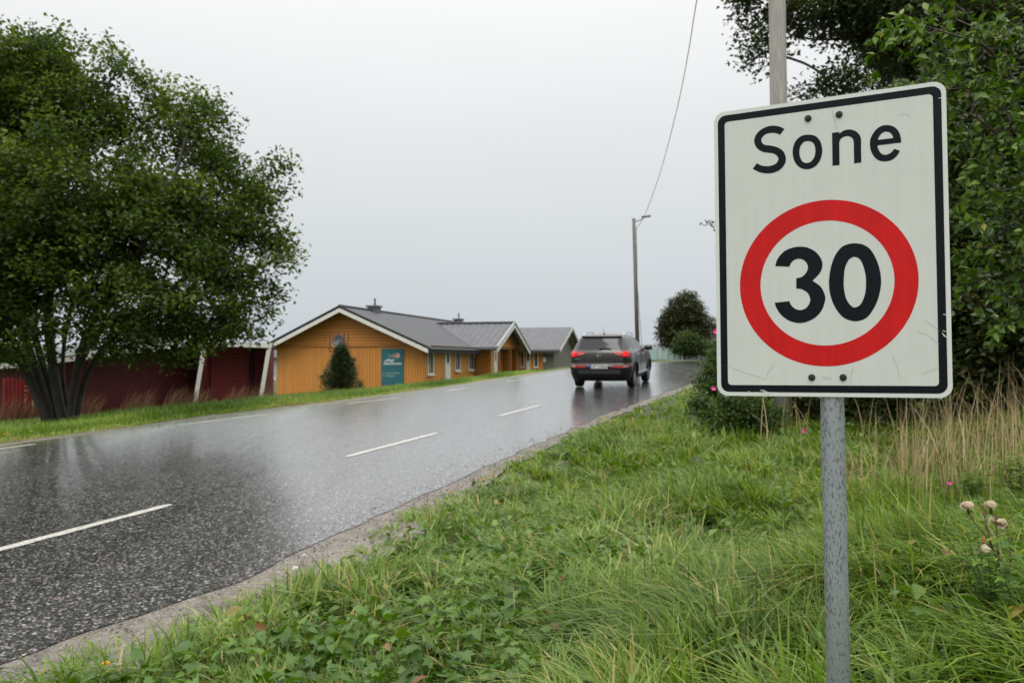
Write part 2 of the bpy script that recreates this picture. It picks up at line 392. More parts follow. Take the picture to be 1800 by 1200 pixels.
def gravel_mat():
    m, nt, out = new_mat("wet_gravel"); L = nt.links.new
    tc = N(nt, "ShaderNodeTexCoord"); vo = N(nt, "ShaderNodeTexVoronoi", Scale=75.0); no = N(nt, "ShaderNodeTexNoise", Scale=7.0, Detail=8.0)
    L(tc.outputs["Object"], vo.inputs["Vector"]); L(tc.outputs["Object"], no.inputs["Vector"])
    sx = N(nt, "ShaderNodeSeparateColor"); L(vo.outputs["Color"], sx.inputs[0])
    st = ramp(nt, [(0, (.06, .05, .04)), (.5, (.14, .12, .10)), (.85, (.22, .20, .175)), (1, (.40, .37, .34))]); L(sx.outputs[0], st.inputs[0])
    n2 = ramp(nt, [(.35, (.085, .070, .055)), (.65, (.21, .18, .145))]); L(no.outputs["Fac"], n2.inputs[0])
    mx = N(nt, "ShaderNodeMix", data_type='RGBA'); mx.inputs["Factor"].default_value = .55; L(st.outputs[0], mx.inputs["A"]); L(n2.outputs[0], mx.inputs["B"])
    p = N(nt, "ShaderNodeBsdfPrincipled", Roughness=.55); L(mx.outputs["Result"], p.inputs["Base Color"])
    bu = N(nt, "ShaderNodeBump", Strength=.6, Distance=.008); L(sx.outputs[1], bu.inputs["Height"]); L(bu.outputs[0], p.inputs["Normal"])
    L(p.outputs[0], out.inputs[0]); return m
GR = gravel_mat()
o = strip("gravel_shoulder", -8, 40, lambda s: edgeR(s) - .3, lambda s: edgeR(s) + .75 - .45 * sst((s - 5) / 5), .006, GR, step=.2, cols=6, jit=.15); o["kind"] = "structure"
o = strip("gravel_shoulder", 2, 44, lambda s: edgeL(s) - .55, lambda s: edgeL(s) + .3, .006, GR, step=.2, cols=6, jit=.15); o["kind"] = "structure"
# gravel track that leads to the house (left of the road)
tp = [at(455, 705, 27.5), at(520, 697, 29), at(600, 690, 30.5), at(700, 680, 31.5), at(820, 674, 31)]
V = []; 
for i in range(41):
    t = i / 40 * (len(tp) - 1); k = min(int(t), len(tp) - 2); p = tp[k].lerp(tp[k + 1], t - k)
    for j in range(4):
        yy = p.y - .9 + j * .6; V.append((p.x, yy, float(hgt(p.x, yy)) + .03))
i_ = np.arange(41 * 4).reshape(41, 4)
o = np_mesh("gravel_path", np.array(V), np.stack([i_[:-1, :-1], i_[1:, :-1], i_[1:, 1:], i_[:-1, 1:]], -1).reshape(-1, 4), GR); o["kind"] = "structure"

PAINT, ntp, outp = new_mat("worn_road_paint"); Lp = ntp.links.new
tcp = N(ntp, "ShaderNodeTexCoord"); nop = N(ntp, "ShaderNodeTexNoise", Scale=60.0, Detail=5.0); Lp(tcp.outputs["Object"], nop.inputs["Vector"])
rp = ramp(ntp, [(.30, (.16, .15, .14)), (.52, (.52, .505, .45)), (.7, (.68, .66, .60))]); Lp(nop.outputs["Fac"], rp.inputs[0])
pp = N(ntp, "ShaderNodeBsdfPrincipled", Roughness=.35); Lp(rp.outputs[0], pp.inputs["Base Color"])
bp = N(ntp, "ShaderNodeBump", Strength=.5, Distance=.004); Lp(nop.outputs["Fac"], bp.inputs["Height"]); Lp(bp.outputs[0], pp.inputs["Normal"]); Lp(pp.outputs[0], outp.inputs[0])
def dash(s0, s1, q0, q1, wd, name="road_marking"):
    n = 24; s = np.linspace(s0, s1, n); q = np.linspace(q0, q1, n)
    ja = wd * .5 + rng.uniform(-.012, .010, n); jb = wd * .5 + rng.uniform(-.012, .010, n); ja[[0, -1]] *= .6; jb[[0, -1]] *= .6
    V = []
    for k in range(n):
        for qq in (q[k] - ja[k], q[k] + jb[k]):
            x, y = xy(s[k], qq); V.append((x, y, float(zplane(s[k])) + .016))
    f = np.array([(2 * k, 2 * k + 1, 2 * k + 3, 2 * k + 2) for k in range(n - 1)])
    o = np_mesh(name, np.array(V), f, PAINT); o["kind"] = "structure"; return o
for s0, s1 in ((-1.5, 0.9), (4.5 - .9, 6.33), (9.55, 12.23), (14.99, 17.34)): dash(s0, s1, -6.5, -6.47, .115)
for s0, s1, q0, q1 in ((5.2, 9.15, -12.4, -12.28), (11.85, 14.0, -11.95, -11.55), (16.6, 18.4, -11.25, -10.85), (20.6, 22.0, -10.65, -10.6), (24.9, 26.4, -10.5, -10.35), (28.2, 30.2, -10.3, -10.25), (32, 34, -10, -9.7)):
    dash(s0, s1, q0, q1, .09)

# ------------------------------------------------------------------ the zone sign
# pose: camera-frame axes of the plate, taken to world
def rotv(r):
    th = np.linalg.norm(r) + 1e-12; k = r / th; K = np.array([[0, -k[2], k[1]], [k[2], 0, -k[0]], [-k[1], k[0], 0]])
    return np.eye(3) + np.sin(th) * K + (1 - np.cos(th)) * K @ K
def fit_sign(w_, h_):
    C_ = np.array([[1254.8, 199.6], [1663.6, 141], [1674.4, 698], [1260.6, 696.6]])
    def res(p):
        R = rotv(p[:3]); P = np.array([[-w_ / 2, 0, h_ / 2], [w_ / 2, 0, h_ / 2], [w_ / 2, 0, -h_ / 2], [-w_ / 2, 0, -h_ / 2]]) @ R.T + p[3:6]
        return (np.c_[900 + F * P[:, 0] / P[:, 1], 600 - F * P[:, 2] / P[:, 1]] - C_).ravel()
    p = np.array([0, 0, .3, .8, 2.2, .2])
    for i in range(40):
        r = res(p); J = np.array([(res(p + 1e-6 * np.eye(6)[k]) - r) / 1e-6 for k in range(6)]).T
        p = p - np.linalg.solve(J.T @ J + 1e-9 * np.eye(6), J.T @ r)
    return rotv(p[:3]), p[3:6]
SW, SH = .58, .80
Rs, Ts = fit_sign(SW, SH)
Rc = np.array([[1, 0, 0], [0, CP, -SP], [0, SP, CP]])
Rw = Rc @ Rs; Tw = Rc @ Ts + np.array([0, 0, EYE])
def uv(px, py):
    """picture point -> plate coordinates (x right, z up), metres"""
    d = ray(px, py); n = Rw[:, 1]; t = ((Tw - np.array([0, 0, EYE])) @ n) / (d @ n)
    p = d * t + np.array([0, 0, EYE]) - Tw; return float(p @ Rw[:, 0]), float(p @ Rw[:, 2])
sign = empty("zone_sign", (0, 0, 0), label="white zone sign reading Sone above a red ringed 30 on a grey steel post", cat="road sign")
sign.matrix_world = Matrix.Translation(Vector(Tw)) @ Matrix(Rw.tolist()).to_4x4()
def rrect(w_, h_, r_, n=8):
    P = []
    for cx, cz, a0 in ((w_ / 2 - r_, h_ / 2 - r_, 0), (-w_ / 2 + r_, h_ / 2 - r_, 90), (-w_ / 2 + r_, -h_ / 2 + r_, 180), (w_ / 2 - r_, -h_ / 2 + r_, 270)):
        for k in range(n + 1):
            a = math.radians(a0 + 90 * k / n); P.append((cx + r_ * math.cos(a), cz + r_ * math.sin(a)))
    return P
def sign_mat(name, col, rough, streak=.06, drops=True, metal=0):
    m, nt, out = new_mat(name); L = nt.links.new
    tc = N(nt, "ShaderNodeTexCoord"); mp = N(nt, "ShaderNodeMapping"); mp.inputs["Scale"].default_value = (60, 60, 3); L(tc.outputs["Object"], mp.inputs[0])
    no = N(nt, "ShaderNodeTexNoise", Scale=1.0, Detail=5.0); L(mp.outputs[0], no.inputs["Vector"])
    n2 = N(nt, "ShaderNodeTexNoise", Scale=9.0, Detail=6.0); L(tc.outputs["Object"], n2.inputs["Vector"])
    ad = N(nt, "ShaderNodeMath", operation='ADD'); L(no.outputs["Fac"], ad.inputs[0]); L(n2.outputs["Fac"], ad.inputs[1])
    hf = N(nt, "ShaderNodeMath", operation='MULTIPLY'); hf.inputs[1].default_value = .5; L(ad.outputs[0], hf.inputs[0])
    c = np.array(col); r = ramp(nt, [(.35, tuple(c * (1 - streak))), (.65, tuple(np.minimum(c * (1 + streak), 1)))]); L(hf.outputs[0], r.inputs[0])
    # small dirt specks
    vo = N(nt, "ShaderNodeTexVoronoi", Scale=34.0); L(tc.outputs["Object"], vo.inputs["Vector"])
    sp = ramp(nt, [(.035, (1, 1, 1)), (.06, (0, 0, 0))]); L(vo.outputs["Distance"], sp.inputs[0])
    mx = N(nt, "ShaderNodeMix", data_type='RGBA'); L(r.outputs[0], mx.inputs["A"]); mx.inputs["B"].default_value = (*(c * .45 + .03), 1)
    ml = N(nt, "ShaderNodeMath", operation='MULTIPLY'); ml.inputs[1].default_value = .6; L(sp.outputs[0], ml.inputs[0]); L(ml.outputs[0], mx.inputs["Factor"])
    p = N(nt, "ShaderNodeBsdfPrincipled", Roughness=rough, Metallic=metal); L(mx.outputs["Result"], p.inputs["Base Color"]); p.inputs["Specular IOR Level"].default_value = .15
    vd = N(nt, "ShaderNodeTexVoronoi", Scale=120.0); L(tc.outputs["Object"], vd.inputs["Vector"])
    dr = ramp(nt, [(.0, (1, 1, 1)), (.12, (.8, .8, .8)), (.2, (0, 0, 0))]); L(vd.outputs["Distance"], dr.inputs[0])
    bu = N(nt, "ShaderNodeBump", Strength=.35, Distance=.002); L(dr.outputs[0], bu.inputs["Height"]); L(bu.outputs[0], p.inputs["Normal"])
    L(p.outputs[0], out.inputs[0]); return m
WHITE = sign_mat("reflective_white", (.56, .575, .53), .38, .035)
WRIM = sign_mat("plate_rim", (.60, .62, .58), .35, .03)
BLACK = sign_mat("black_film", (.0045, .006, .009), .36, .3)
RED = sign_mat("red_film", (.52, .012, .012), .35, .12)
ALU = simple("aluminium", (.45, .46, .47), .35, .9, .1, 20)
def flat(poly_pts, y):      # list of (x,z) -> verts at local y (negative faces camera)
    return [(x, y, z) for x, z in poly_pts]
m = MB(); m.prism(rrect(SW, SH, .030), 'y', 0, .0025); m.build("plate", WRIM, sign)
m = MB(); P1 = rrect(SW - .022, SH - .022, .022); P2 = rrect(SW - .060, SH - .060, .010); n_ = len(P1)
m.add(flat(P1, -.0006) + flat(P2, -.0006), [(i, (i + 1) % n_, (i + 1) % n_ + n_, i + n_) for i in range(n_)]); m.build("border", BLACK, sign)
m = MB(); m.add(flat(P2, -.0004), [tuple(range(len(P2)))]); m.build("face", WHITE, sign)
def cr(pts, k=6, closed=False):
    P = [np.array(p, float) for p in pts]; n = len(P); o = []
    rng_ = range(n if closed else n - 1)
    for i in rng_:
        g = lambda j: P[j % n] if closed else P[min(max(j, 0), n - 1)]
        a_, b_, c_, d_ = g(i - 1), g(i), g(i + 1), g(i + 2)
        for t in np.arange(k) / k:
            o.append(.5 * (2 * b_ + (c_ - a_) * t + (2 * a_ - 5 * b_ + 4 * c_ - d_) * t ** 2 + (3 * b_ - a_ - 3 * c_ + d_) * t ** 3))
    if not closed: o.append(P[-1])
    return o
def gl(pts, ox, oy, sc): return [uv(ox + x / sc, oy + y / sc) for x, y in pts]
def band(m, A_, B_, o, y=-.0010, closed=False, smooth=True):
    A_ = gl(A_, *o); B_ = gl(B_, *o)
    if smooth: A_ = cr(A_, 6, closed); B_ = cr(B_, 6, closed)
    n = len(A_); m.add(flat(A_, y) + flat(B_, y), [(i, (i + 1) % n, (i + 1) % n + n, i + n) for i in range(n if closed else n - 1)])
o12 = (1310, 210, 12); o12b = (1450, 210, 12); o8 = (1350, 420, 8)
m = MB()
band(m, [(828, 205), (740, 160), (620, 135), (480, 150), (340, 215), (240, 310), (190, 430), (210, 540), (280, 635), (390, 690), (500, 705), (600, 722), (670, 770), (700, 830), (675, 905), (600, 960), (480, 988), (350, 975), (245, 925)],
        [(735, 325), (660, 295), (560, 285), (450, 305), (370, 365), (340, 430), (355, 490), (410, 538), (500, 550), (610, 570), (730, 615), (820, 700), (858, 820), (840, 930), (760, 1040), (640, 1110), (480, 1140), (310, 1115), (160, 1043)], o12)
band(m, [(1345, 325), (1480, 355), (1580, 460), (1620, 600), (1620, 720), (1570, 880), (1450, 1010), (1290, 1053), (1150, 1010), (1050, 900), (1003, 740), (1012, 590), (1070, 450), (1190, 350)],
        [(1330, 458), (1410, 480), (1460, 540), (1478, 620), (1478, 700), (1450, 810), (1380, 895), (1290, 920), (1210, 890), (1160, 800), (1143, 700), (1150, 620), (1180, 540), (1245, 475)], o12, closed=True)
band(m, [(152, 288), (162, 975)], [(302, 266), (310, 963)], o12b, y=-.0012, smooth=False)
band(m, [(300, 306), (400, 238), (520, 215), (640, 245), (730, 330), (762, 430), (764, 600), (768, 910)], [(303, 500), (330, 420), (400, 370), (480, 355), (560, 380), (603, 450), (610, 600), (616, 930)], o12b)
band(m, [(1610, 490), (1600, 380), (1550, 250), (1450, 155), (1310, 122), (1170, 150), (1050, 250), (970, 390), (950, 520), (975, 670), (1050, 800), (1150, 870), (1270, 885), (1400, 860), (1510, 780), (1585, 665)],
        [(1442, 508), (1440, 385), (1400, 305), (1350, 270), (1290, 260), (1220, 280), (1160, 340), (1118, 430), (1108, 530), (1125, 620), (1170, 700), (1220, 738), (1290, 747), (1370, 718), (1430, 665), (1462, 622)], o12b)
band(m, [(1090, 438), (1445, 396)], [(1090, 551), (1446, 508)], o12b, y=-.0012, smooth=False)
m.build("lettering", BLACK, sign)
m = MB()
band(m, [(103, 382), (130, 290), (210, 190), (320, 130), (450, 108), (580, 130), (690, 200), (755, 300), (762, 400), (720, 490), (625, 587)],
        [(300, 390), (330, 330), (380, 290), (440, 278), (500, 295), (545, 340), (562, 400), (545, 460), (500, 515), (450, 542), (398, 552)], o8)
band(m, [(625, 587), (740, 670), (800, 790), (800, 880), (750, 1010), (640, 1120), (480, 1178), (330, 1160), (200, 1080), (120, 970), (95, 895)],
        [(398, 697), (470, 705), (550, 750), (592, 830), (585, 900), (540, 965), (480, 995), (420, 995), (360, 965), (320, 920), (303, 873)], o8)
band(m, [(398, 552), (398, 697)], [(625, 587), (625, 588)], o8, smooth=False)
band(m, [(1220, 62), (1340, 80), (1440, 150), (1520, 280), (1575, 450), (1590, 620), (1560, 800), (1490, 970), (1380, 1110), (1220, 1155), (1060, 1100), (950, 970), (880, 800), (858, 620), (880, 420), (940, 240), (1030, 120), (1120, 75)],
        [(1220, 252), (1280, 275), (1325, 340), (1355, 430), (1375, 530), (1378, 620), (1370, 740), (1340, 850), (1290, 930), (1220, 962), (1160, 930), (1105, 850), (1075, 740), (1065, 620), (1075, 450), (1100, 360), (1140, 290), (1180, 260)], o8, closed=True)
m.build("numeral", BLACK, sign)
E4 = [uv(1303.5, 504), uv(1611.5, 490), uv(1455, 348.5), uv(1459, 646.5)]
rcx = (E4[0][0] + E4[1][0]) / 2; rcz = (E4[2][1] + E4[3][1]) / 2; ro = ((E4[1][0] - E4[0][0]) + (E4[2][1] - E4[3][1])) / 4
I4 = [uv(1338.5, 504), uv(1570, 492), uv(1455, 385.5), uv(1459, 608.5)]; ri = ((I4[1][0] - I4[0][0]) + (I4[2][1] - I4[3][1])) / 4
m = MB(); K = 96
m.add([(rcx + ro * math.cos(2 * PI * k / K), -.0008, rcz + ro * math.sin(2 * PI * k / K)) for k in range(K)] + [(rcx + ri * math.cos(2 * PI * k / K), -.0008, rcz + ri * math.sin(2 * PI * k / K)) for k in range(K)], [(k, (k + 1) % K, (k + 1) % K + K, k + K) for k in range(K)])
m.build("ring", RED, sign)
DARKM = simple("bolt_rubber", (.02, .022, .024), .3, .3, .2, 30)
for px, py in ((1420.5, 208.5), (1475, 201.5), (1427, 663), (1482, 663)):
    x, z = uv(px, py); m = MB(); M_ = Matrix.Translation((x, 0, z)) @ Matrix.Rotation(PI / 2, 4, 'X')
    m.lathe([(.0088, .0006), (.0088, .003), (.0078, .0042), (.0062, .0044)], 24, M_); m.lathe([(.0060, .0040), (.0060, .0072), (.0048, .0080), (.0001, .0080)], 6, M_)
    m.build("bolt", DARKM, sign)
SCR = simple("scratch_grey", (.25, .25, .22), .6); SCRW = simple("scratch_bright", (.7, .72, .7), .4)
def scratches(lines, mat, wd, name):
    for ln in lines:
        m = MB()
        P = [uv(*p) for p in ln]; P = cr(P, 4) if len(P) > 2 else P
        for i in range(len(P) - 1):
            a_ = np.array(P[i]); b_ = np.array(P[i + 1]); d = b_ - a_; nn = np.array([-d[1], d[0]]) / (np.linalg.norm(d) + 1e-9) * wd
            m.add(flat([tuple(a_ - nn), tuple(b_ - nn), tuple(b_ + nn), tuple(a_ + nn)], -.0015), [(0, 1, 2, 3)])
        m.build(name, mat, sign)
scratches([[(1277, 641), (1300, 651), (1320, 658), (1344, 666)], [(1345, 667), (1350, 655), (1361, 640)], [(1612, 583), (1630, 589), (1645, 600), (1653, 604)], [(1627, 563), (1640, 573), (1652, 582)], [(1569, 628), (1577, 643), (1581, 663)], [(1623, 657), (1638, 650), (1651, 646)], [(1500, 646), (1496, 662), (1495, 680)], [(1580, 203), (1592, 201), (1600, 205)], [(1462, 150 + 42), (1468, 215), (1471, 228)], [(1443, 662), (1460, 663)], [(1446, 665), (1462, 666)]], SCR, .00028, "scratch")
scratches([[(1336, 685), (1352, 691.5)], [(1340, 684.5), (1355, 692)], [(1336, 689), (1344, 693)], [(1315, 687), (1319, 689)], [(1656, 585), (1666, 595)], [(1658, 589), (1664, 593)], [(1657, 581), (1662, 582.5)], [(1650, 173), (1656, 172.5)], [(1658, 552), (1664, 554)]], SCRW, .0007, "scratch")
GL, ntg, outg = new_mat("water"); pg = N(ntg, "ShaderNodeBsdfPrincipled", Roughness=.0, IOR=1.33); pg.inputs["Transmission Weight"].default_value = 1; ntg.links.new(pg.outputs[0], outg.inputs[0])
for px in (1276, 1407, 1442, 1654):
    x, z = uv(px, 698); m = MB(); m.lathe([(.0002, .003), (.0025, .0022), (.0031, 0), (.0026, -.0025), (.0002, -.0045)], 12, Matrix.Translation((x, .001, -SH / 2 - .0015))); m.build("water_drop", GL, sign, smooth=True)
# post: round tube with a cap behind the plate, clamps hold the plate
def galv():
    m, nt, out = new_mat("galvanised_wet"); L = nt.links.new
    tc = N(nt, "ShaderNodeTexCoord"); mp = N(nt, "ShaderNodeMapping"); mp.inputs["Scale"].default_value = (210, 210, 75); L(tc.outputs["Object"], mp.inputs[0])
    no = N(nt, "ShaderNodeTexNoise", Scale=1.0, Detail=1.0); L(mp.outputs[0], no.inputs["Vector"])
    m2 = N(nt, "ShaderNodeMapping"); m2.inputs["Scale"].default_value = (22, 22, 2.2); L(tc.outputs["Object"], m2.inputs[0])
    n2 = N(nt, "ShaderNodeTexNoise", Scale=1.0, Detail=3.0); L(m2.outputs[0], n2.inputs["Vector"])
    ad = N(nt, "ShaderNodeMath", operation='MULTIPLY_ADD'); L(n2.outputs["Fac"], ad.inputs[0]); ad.inputs[1].default_value = .45; L(no.outputs["Fac"], ad.inputs[2])
    r = ramp(nt, [(.80, (.29, .315, .325)), (.85, (.20, .22, .23)), (.92, (.16, .18, .19))]); L(ad.outputs[0], r.inputs[0])
    p = N(nt, "ShaderNodeBsdfPrincipled", Roughness=.42, Metallic=.35); L(r.outputs[0], p.inputs["Base Color"])
    rr = ramp(nt, [(.74, (.5, .5, .5)), (.8, (.2, .2, .2))]); L(ad.outputs[0], rr.inputs[0]); L(rr.outputs[0], p.inputs["Roughness"])
    n3 = N(nt, "ShaderNodeTexNoise", Scale=60.0, Detail=3.0); L(tc.outputs["Object"], n3.inputs["Vector"])
    bu = N(nt, "ShaderNodeBump", Strength=.12, Distance=.003); L(n3.outputs["Fac"], bu.inputs["Height"]); L(bu.outputs[0], p.inputs["Normal"])
    L(p.outputs[0], out.inputs[0]); return m
px0 = uv(1461, 697)[0]; 
m = MB(); bot = uv(1475.5, 1330)
m.tube([(px0, .034, SH / 2 - .03), (px0, .034, -SH / 2), ((px0 + bot[0]) / 2, .034, (bot[1] - SH / 2) / 2), (bot[0], .034, bot[1] - .6)], .0300, 40)
m.build("post", galv(), sign, smooth=True)
for zc in (uv(1450, 205)[1], uv(1450, 663)[1]):
    m = MB(); m.box(px0 - .05, px0 + .05, .003, .008, zc - .014, zc + .014); m.tube([(px0, .034, zc - .012), (px0, .034, zc + .012)], .0335, 24); m.build("clamp", ALU, sign)

# ------------------------------------------------------------------ trees
BARK = simple("bark", (.050, .043, .036), .85, 0, .45, 9, .8, 30, stretch=(1, 1, .25))
def tube_segs(A_, B_, ra, rb, k=5):
    d = B_ - A_; Ln = np.linalg.norm(d, axis=1, keepdims=True); d = d / (Ln + 1e-9)
    ref = np.where(np.abs(d[:, 2:3]) > .9, np.array([[1., 0, 0]]), np.array([[0, 0, 1.]]))
    u = np.cross(ref, d); u /= np.linalg.norm(u, axis=1, keepdims=True); v = np.cross(d, u)
    an = 2 * PI * np.arange(k) / k; c = np.cos(an)[None, :, None] * u[:, None] + np.sin(an)[None, :, None] * v[:, None]
    P = np.concatenate([A_[:, None] + c * ra[:, None, None], B_[:, None] + c * rb[:, None, None]], 1)
    q = np.array([(i, (i + 1) % k, (i + 1) % k + k, i + k) for i in range(k)])
    return P.reshape(-1, 3), (q[None] + (np.arange(len(A_)) * 2 * k)[:, None, None]).reshape(-1, 4)
def grow(stems, tips, step=.45, gnarl=.12, trip=.006, tpow=.48):
    """stems: list of polylines (first point shared at base); tips (n,3). returns nodes, parent, radius"""
    nodes = []; par = []
    for st in stems:
        P = cr(st, 5); prev = -1
        for p in P:
            nodes.append(p); par.append(prev); prev = len(nodes) - 1
    nodes = [np.array(n, float) for n in nodes]
    base = np.array(nodes); d0 = np.min(np.linalg.norm(tips[:, None] - base[None], axis=2), axis=1); order = np.argsort(d0)
    buf = np.zeros((len(nodes) + len(tips) * 14, 3)); buf[:len(nodes)] = base; n = len(nodes)
    par = list(par) + [0] * (len(buf) - n)
    istip = np.zeros(len(buf)); tipn = []
    for i in order:
        t = tips[i]; dd = np.linalg.norm(buf[:n] - t, axis=1) + .35 * np.maximum(buf[:n, 2] - t[2], 0)
        j = int(np.argmin(dd)); a_ = buf[j].copy(); ln = np.linalg.norm(t - a_); k = max(1, min(12, int(ln / step)))
        prev = j
        for c in range(1, k + 1):
            f = c / k; p = a_ + (t - a_) * f
            if c < k: p = p + rng.normal(0, gnarl * ln * .3, 3) + np.array([0, 0, -.06 * ln * math.sin(PI * f)])
            buf[n] = p; par[n] = prev; prev = n; n += 1
        istip[prev] = 1; tipn.append(prev)
    cnt = istip[:n].copy()
    for i in range(n - 1, -1, -1):
        if par[i] >= 0: cnt[par[i]] += cnt[i]
    rad = trip * np.maximum(cnt, 1) ** tpow
    return buf[:n], np.array(par[:n]), rad, np.array(tipn)
def lobe_tips(lobes, dens, shell=.55):
    out = []
    for (c, r_) in lobes:
        c = np.array(c, float); r_ = np.array(r_ if hasattr(r_, '__len__') else (r_, r_, r_ * .85), float)
        n = int(dens * r_[0] * r_[1] * r_[2] * 4.2)
        d = rng.normal(size=(n, 3)); d /= np.linalg.norm(d, axis=1, keepdims=True)
        rad = shell + (1 - shell) * rng.random(n) ** .7
        out.append(c + d * rad[:, None] * r_)
    return np.concatenate(out)
def make_tree(name, label, stems, lobes, dens, per, leaf, mat, spread=.3, cat="tree", keep=None, group=None, leaf_t=LEAF_S, trip=.006, shell=.45, tpow=.48, bark=None, flat_=.5, clump=.6):
    base = stems[0][0]
    tips = lobe_tips(lobes, dens, shell)
    if keep is not None: tips = tips[keep(tips)]
    nd, par, rad, tn = grow(stems, tips, trip=trip, tpow=tpow)
    root = empty(name, tuple(base), label=label, cat=cat, group=group)
    b0 = np.array(base)
    ok = par >= 0; A_ = nd[par[ok]] - b0; B_ = nd[ok] - b0; ra, rb = rad[par[ok]], rad[ok]
    ra = np.minimum(ra, rb * 1.35)
    big = rb > .03
    V1, F1 = tube_segs(A_[big], B_[big], ra[big], rb[big], 9); np_mesh("trunk", V1, F1, bark or BARK, root, smooth=True)
    V2, F2 = tube_segs(A_[~big], B_[~big], ra[~big], rb[~big], 4); np_mesh("branch", V2, F2, bark or BARK, root, smooth=True)
    # leaves in loose bunches round the tips; each bunch has its own shade of the species
    n = len(tips); k = per
    ctr = np.repeat(nd[tn], k, 0); g = np.clip(rng.normal(size=(n * k, 3)), -1.9, 1.9) * np.array([1, 1, .7]) * spread
    pos = ctr + g - b0
    nr = rng.normal(size=(n * k, 3)); nr[:, 2] = np.abs(nr[:, 2]) + flat_
    sc = leaf * rng.uniform(.65, 1.25, n * k)
    V3, F3 = scatter(leaf_t[0], leaf_t[1], pos, frames(nr), sc)
    tr = np.repeat(rng.random(n), k) * clump + rng.random(n * k) * (1 - clump)
    nfp = [len(f) // (n * k) for f in F3]
    R_ = np.concatenate([np.repeat(tr, q) for q in nfp])
    np_mesh("crown", V3, F3, mat, root, rnd=R_)
    return root
LF_BIG = foliage("willow_leaves", [(0, (.018, .033, .006)), (.4, (.055, .090, .015)), (.75, (.110, .155, .028)), (.93, (.18, .23, .045)), (1, (.28, .29, .06))], rough=.5, trans=.4, spec=.25)
LF_DARK = foliage("dark_leaves", [(0, (.014, .026, .006)), (.5, (.036, .056, .012)), (.85, (.072, .085, .020)), (1, (.15, .085, .025))], trans=.25)
LF_CHERRY = foliage("cherry_leaves", [(0, (.025, .055, .008)), (.45, (.065, .130, .016)), (.8, (.125, .205, .028)), (.97, (.19, .27, .05)), (1, (.28, .28, .06))], rough=.38, trans=.3, spec=.3)
LF_ROSE = foliage("rose_leaves", [(0, (.022, .045, .010)), (.5, (.052, .095, .018)), (.85, (.10, .15, .030)), (1, (.25, .21, .06))])
LF_CON = foliage("conifer_needles", [(0, (.014, .030, .009)), (.6, (.038, .062, .018)), (1, (.085, .11, .035))], trans=.1)
LF_FAR = foliage("far_leaves", [(0, (.018, .028, .008)), (.5, (.045, .055, .016)), (.85, (.080, .085, .026)), (1, (.12, .10, .03))], trans=.25)
LF_FARG = foliage("far_leaves_green", [(0, (.020, .040, .008)), (.5, (.050, .085, .018)), (1, (.095, .13, .03))])

def P3(px, py, D): v = at(px, py, D); return (v.x, v.y, v.z)
# big multi-stemmed tree on the left
bx, by = -11.35, 20.0; bz = float(hgt(bx, by)); B0 = (bx, by, bz)
st = []
for off, path in (((-.35, .0), [(60, 640, 20), (30, 560, 20.3), (-40, 430, 20), (-90, 300, 20.5)]), ((-.1, .1), [(75, 640, 20.2), (50, 540, 20.5), (30, 420, 20.5), (20, 250, 21), (40, 130, 21)]),
                  ((.0, .0), [(92, 640, 19.9), (85, 540, 19.8), (95, 400, 19.5), (110, 260, 19.8), (140, 150, 20)]), ((.15, .2), [(110, 650, 20.4), (125, 540, 20.8), (170, 400, 21), (210, 260, 21.2)]),
                  ((.3, -.1), [(135, 650, 19.8), (165, 560, 19.5), (240, 450, 19.2), (300, 330, 19.4), (330, 230, 19.6)]), ((.4, .1), [(150, 665, 20.2), (200, 590, 20.6), (290, 520, 20.8), (380, 430, 21), (430, 350, 21)]),
                  ((.35, -.2), [(140, 640, 19.6), (190, 570, 19), (300, 530, 18.6), (400, 500, 18.5)]), ((-.5, -.1), [(45, 650, 19.7), (0, 570, 19.2), (-80, 500, 19), (-170, 420, 19)])):
    st.append([(bx + .12 + off[0] * .55, by + off[1], bz - .15)] + [P3(*p) for p in path])
lb = []
for px, py, D, r_ in ((60, 175, 20.5, 1.95), (-60, 210, 20, 2.2), (180, 180, 20.5, 1.6), (285, 255, 20.8, 1.45), (370, 240, 20.3, 1.3), (400, 350, 20.6, 1.5), (440, 300, 20.6, .95), (460, 365, 20.4, .8), (300, 400, 19.6, 1.9), (150, 330, 18.8, 2.1), (40, 380, 18.4, 2.0), (-80, 380, 18.6, 2.3),
                      (420, 450, 20.2, 1.35), (480, 450, 20.2, .62), (350, 530, 19.6, 1.3), (230, 520, 18.6, 1.35), (120, 500, 18.3, 1.1), (10, 540, 18.6, .9), (-60, 540, 19, 1.6), (410, 560, 20.4, .8), (440, 520, 20.6, .8), (230, 605, 19, .6), (290, 605, 19.2, .6), (340, 605, 19.4, .55), (440, 575, 20.2, .55), (385, 575, 20, .6), (190, 615, 19, .4), (360, 560, 19.4, .7), (470, 470, 20.2, .6), (400, 610, 19.8, .3), (500, 425, 20.2, .35), (140, 115, 20.5, 1.1), (60, 115, 20.5, 1.0), (0, 125, 20.6, 1.1), (-60, 125, 20.6, 1.1), (230, 165, 20.6, .8), (330, 190, 20.6, .8), (480, 310, 20.6, .45), (500, 430, 20.3, .35), (-120, 520, 20.5, 1.8), (300, 580, 19.4, .6), (-180, 330, 20, 2.4), (60, 590, 18.2, .75), (140, 560, 18, .8), (210, 590, 18.2, .7), (270, 570, 18.4, .8), (330, 585, 18.9, .7), (0, 470, 18, 1.2), (90, 450, 17.6, 1.2), (190, 440, 17.8, 1.3), (290, 470, 18.2, 1.3), (20, 600, 19, .7), (380, 590, 19.6, .5), (220, 620, 18.6, .45), (100, 630, 19.0, .4), (250, 545, 19.6, .9), (160, 470, 20, 1.5), (-20, 590, 19.2, .8)):
    lb.append((P3(px, py, D), (r_, r_, r_ * .82)))
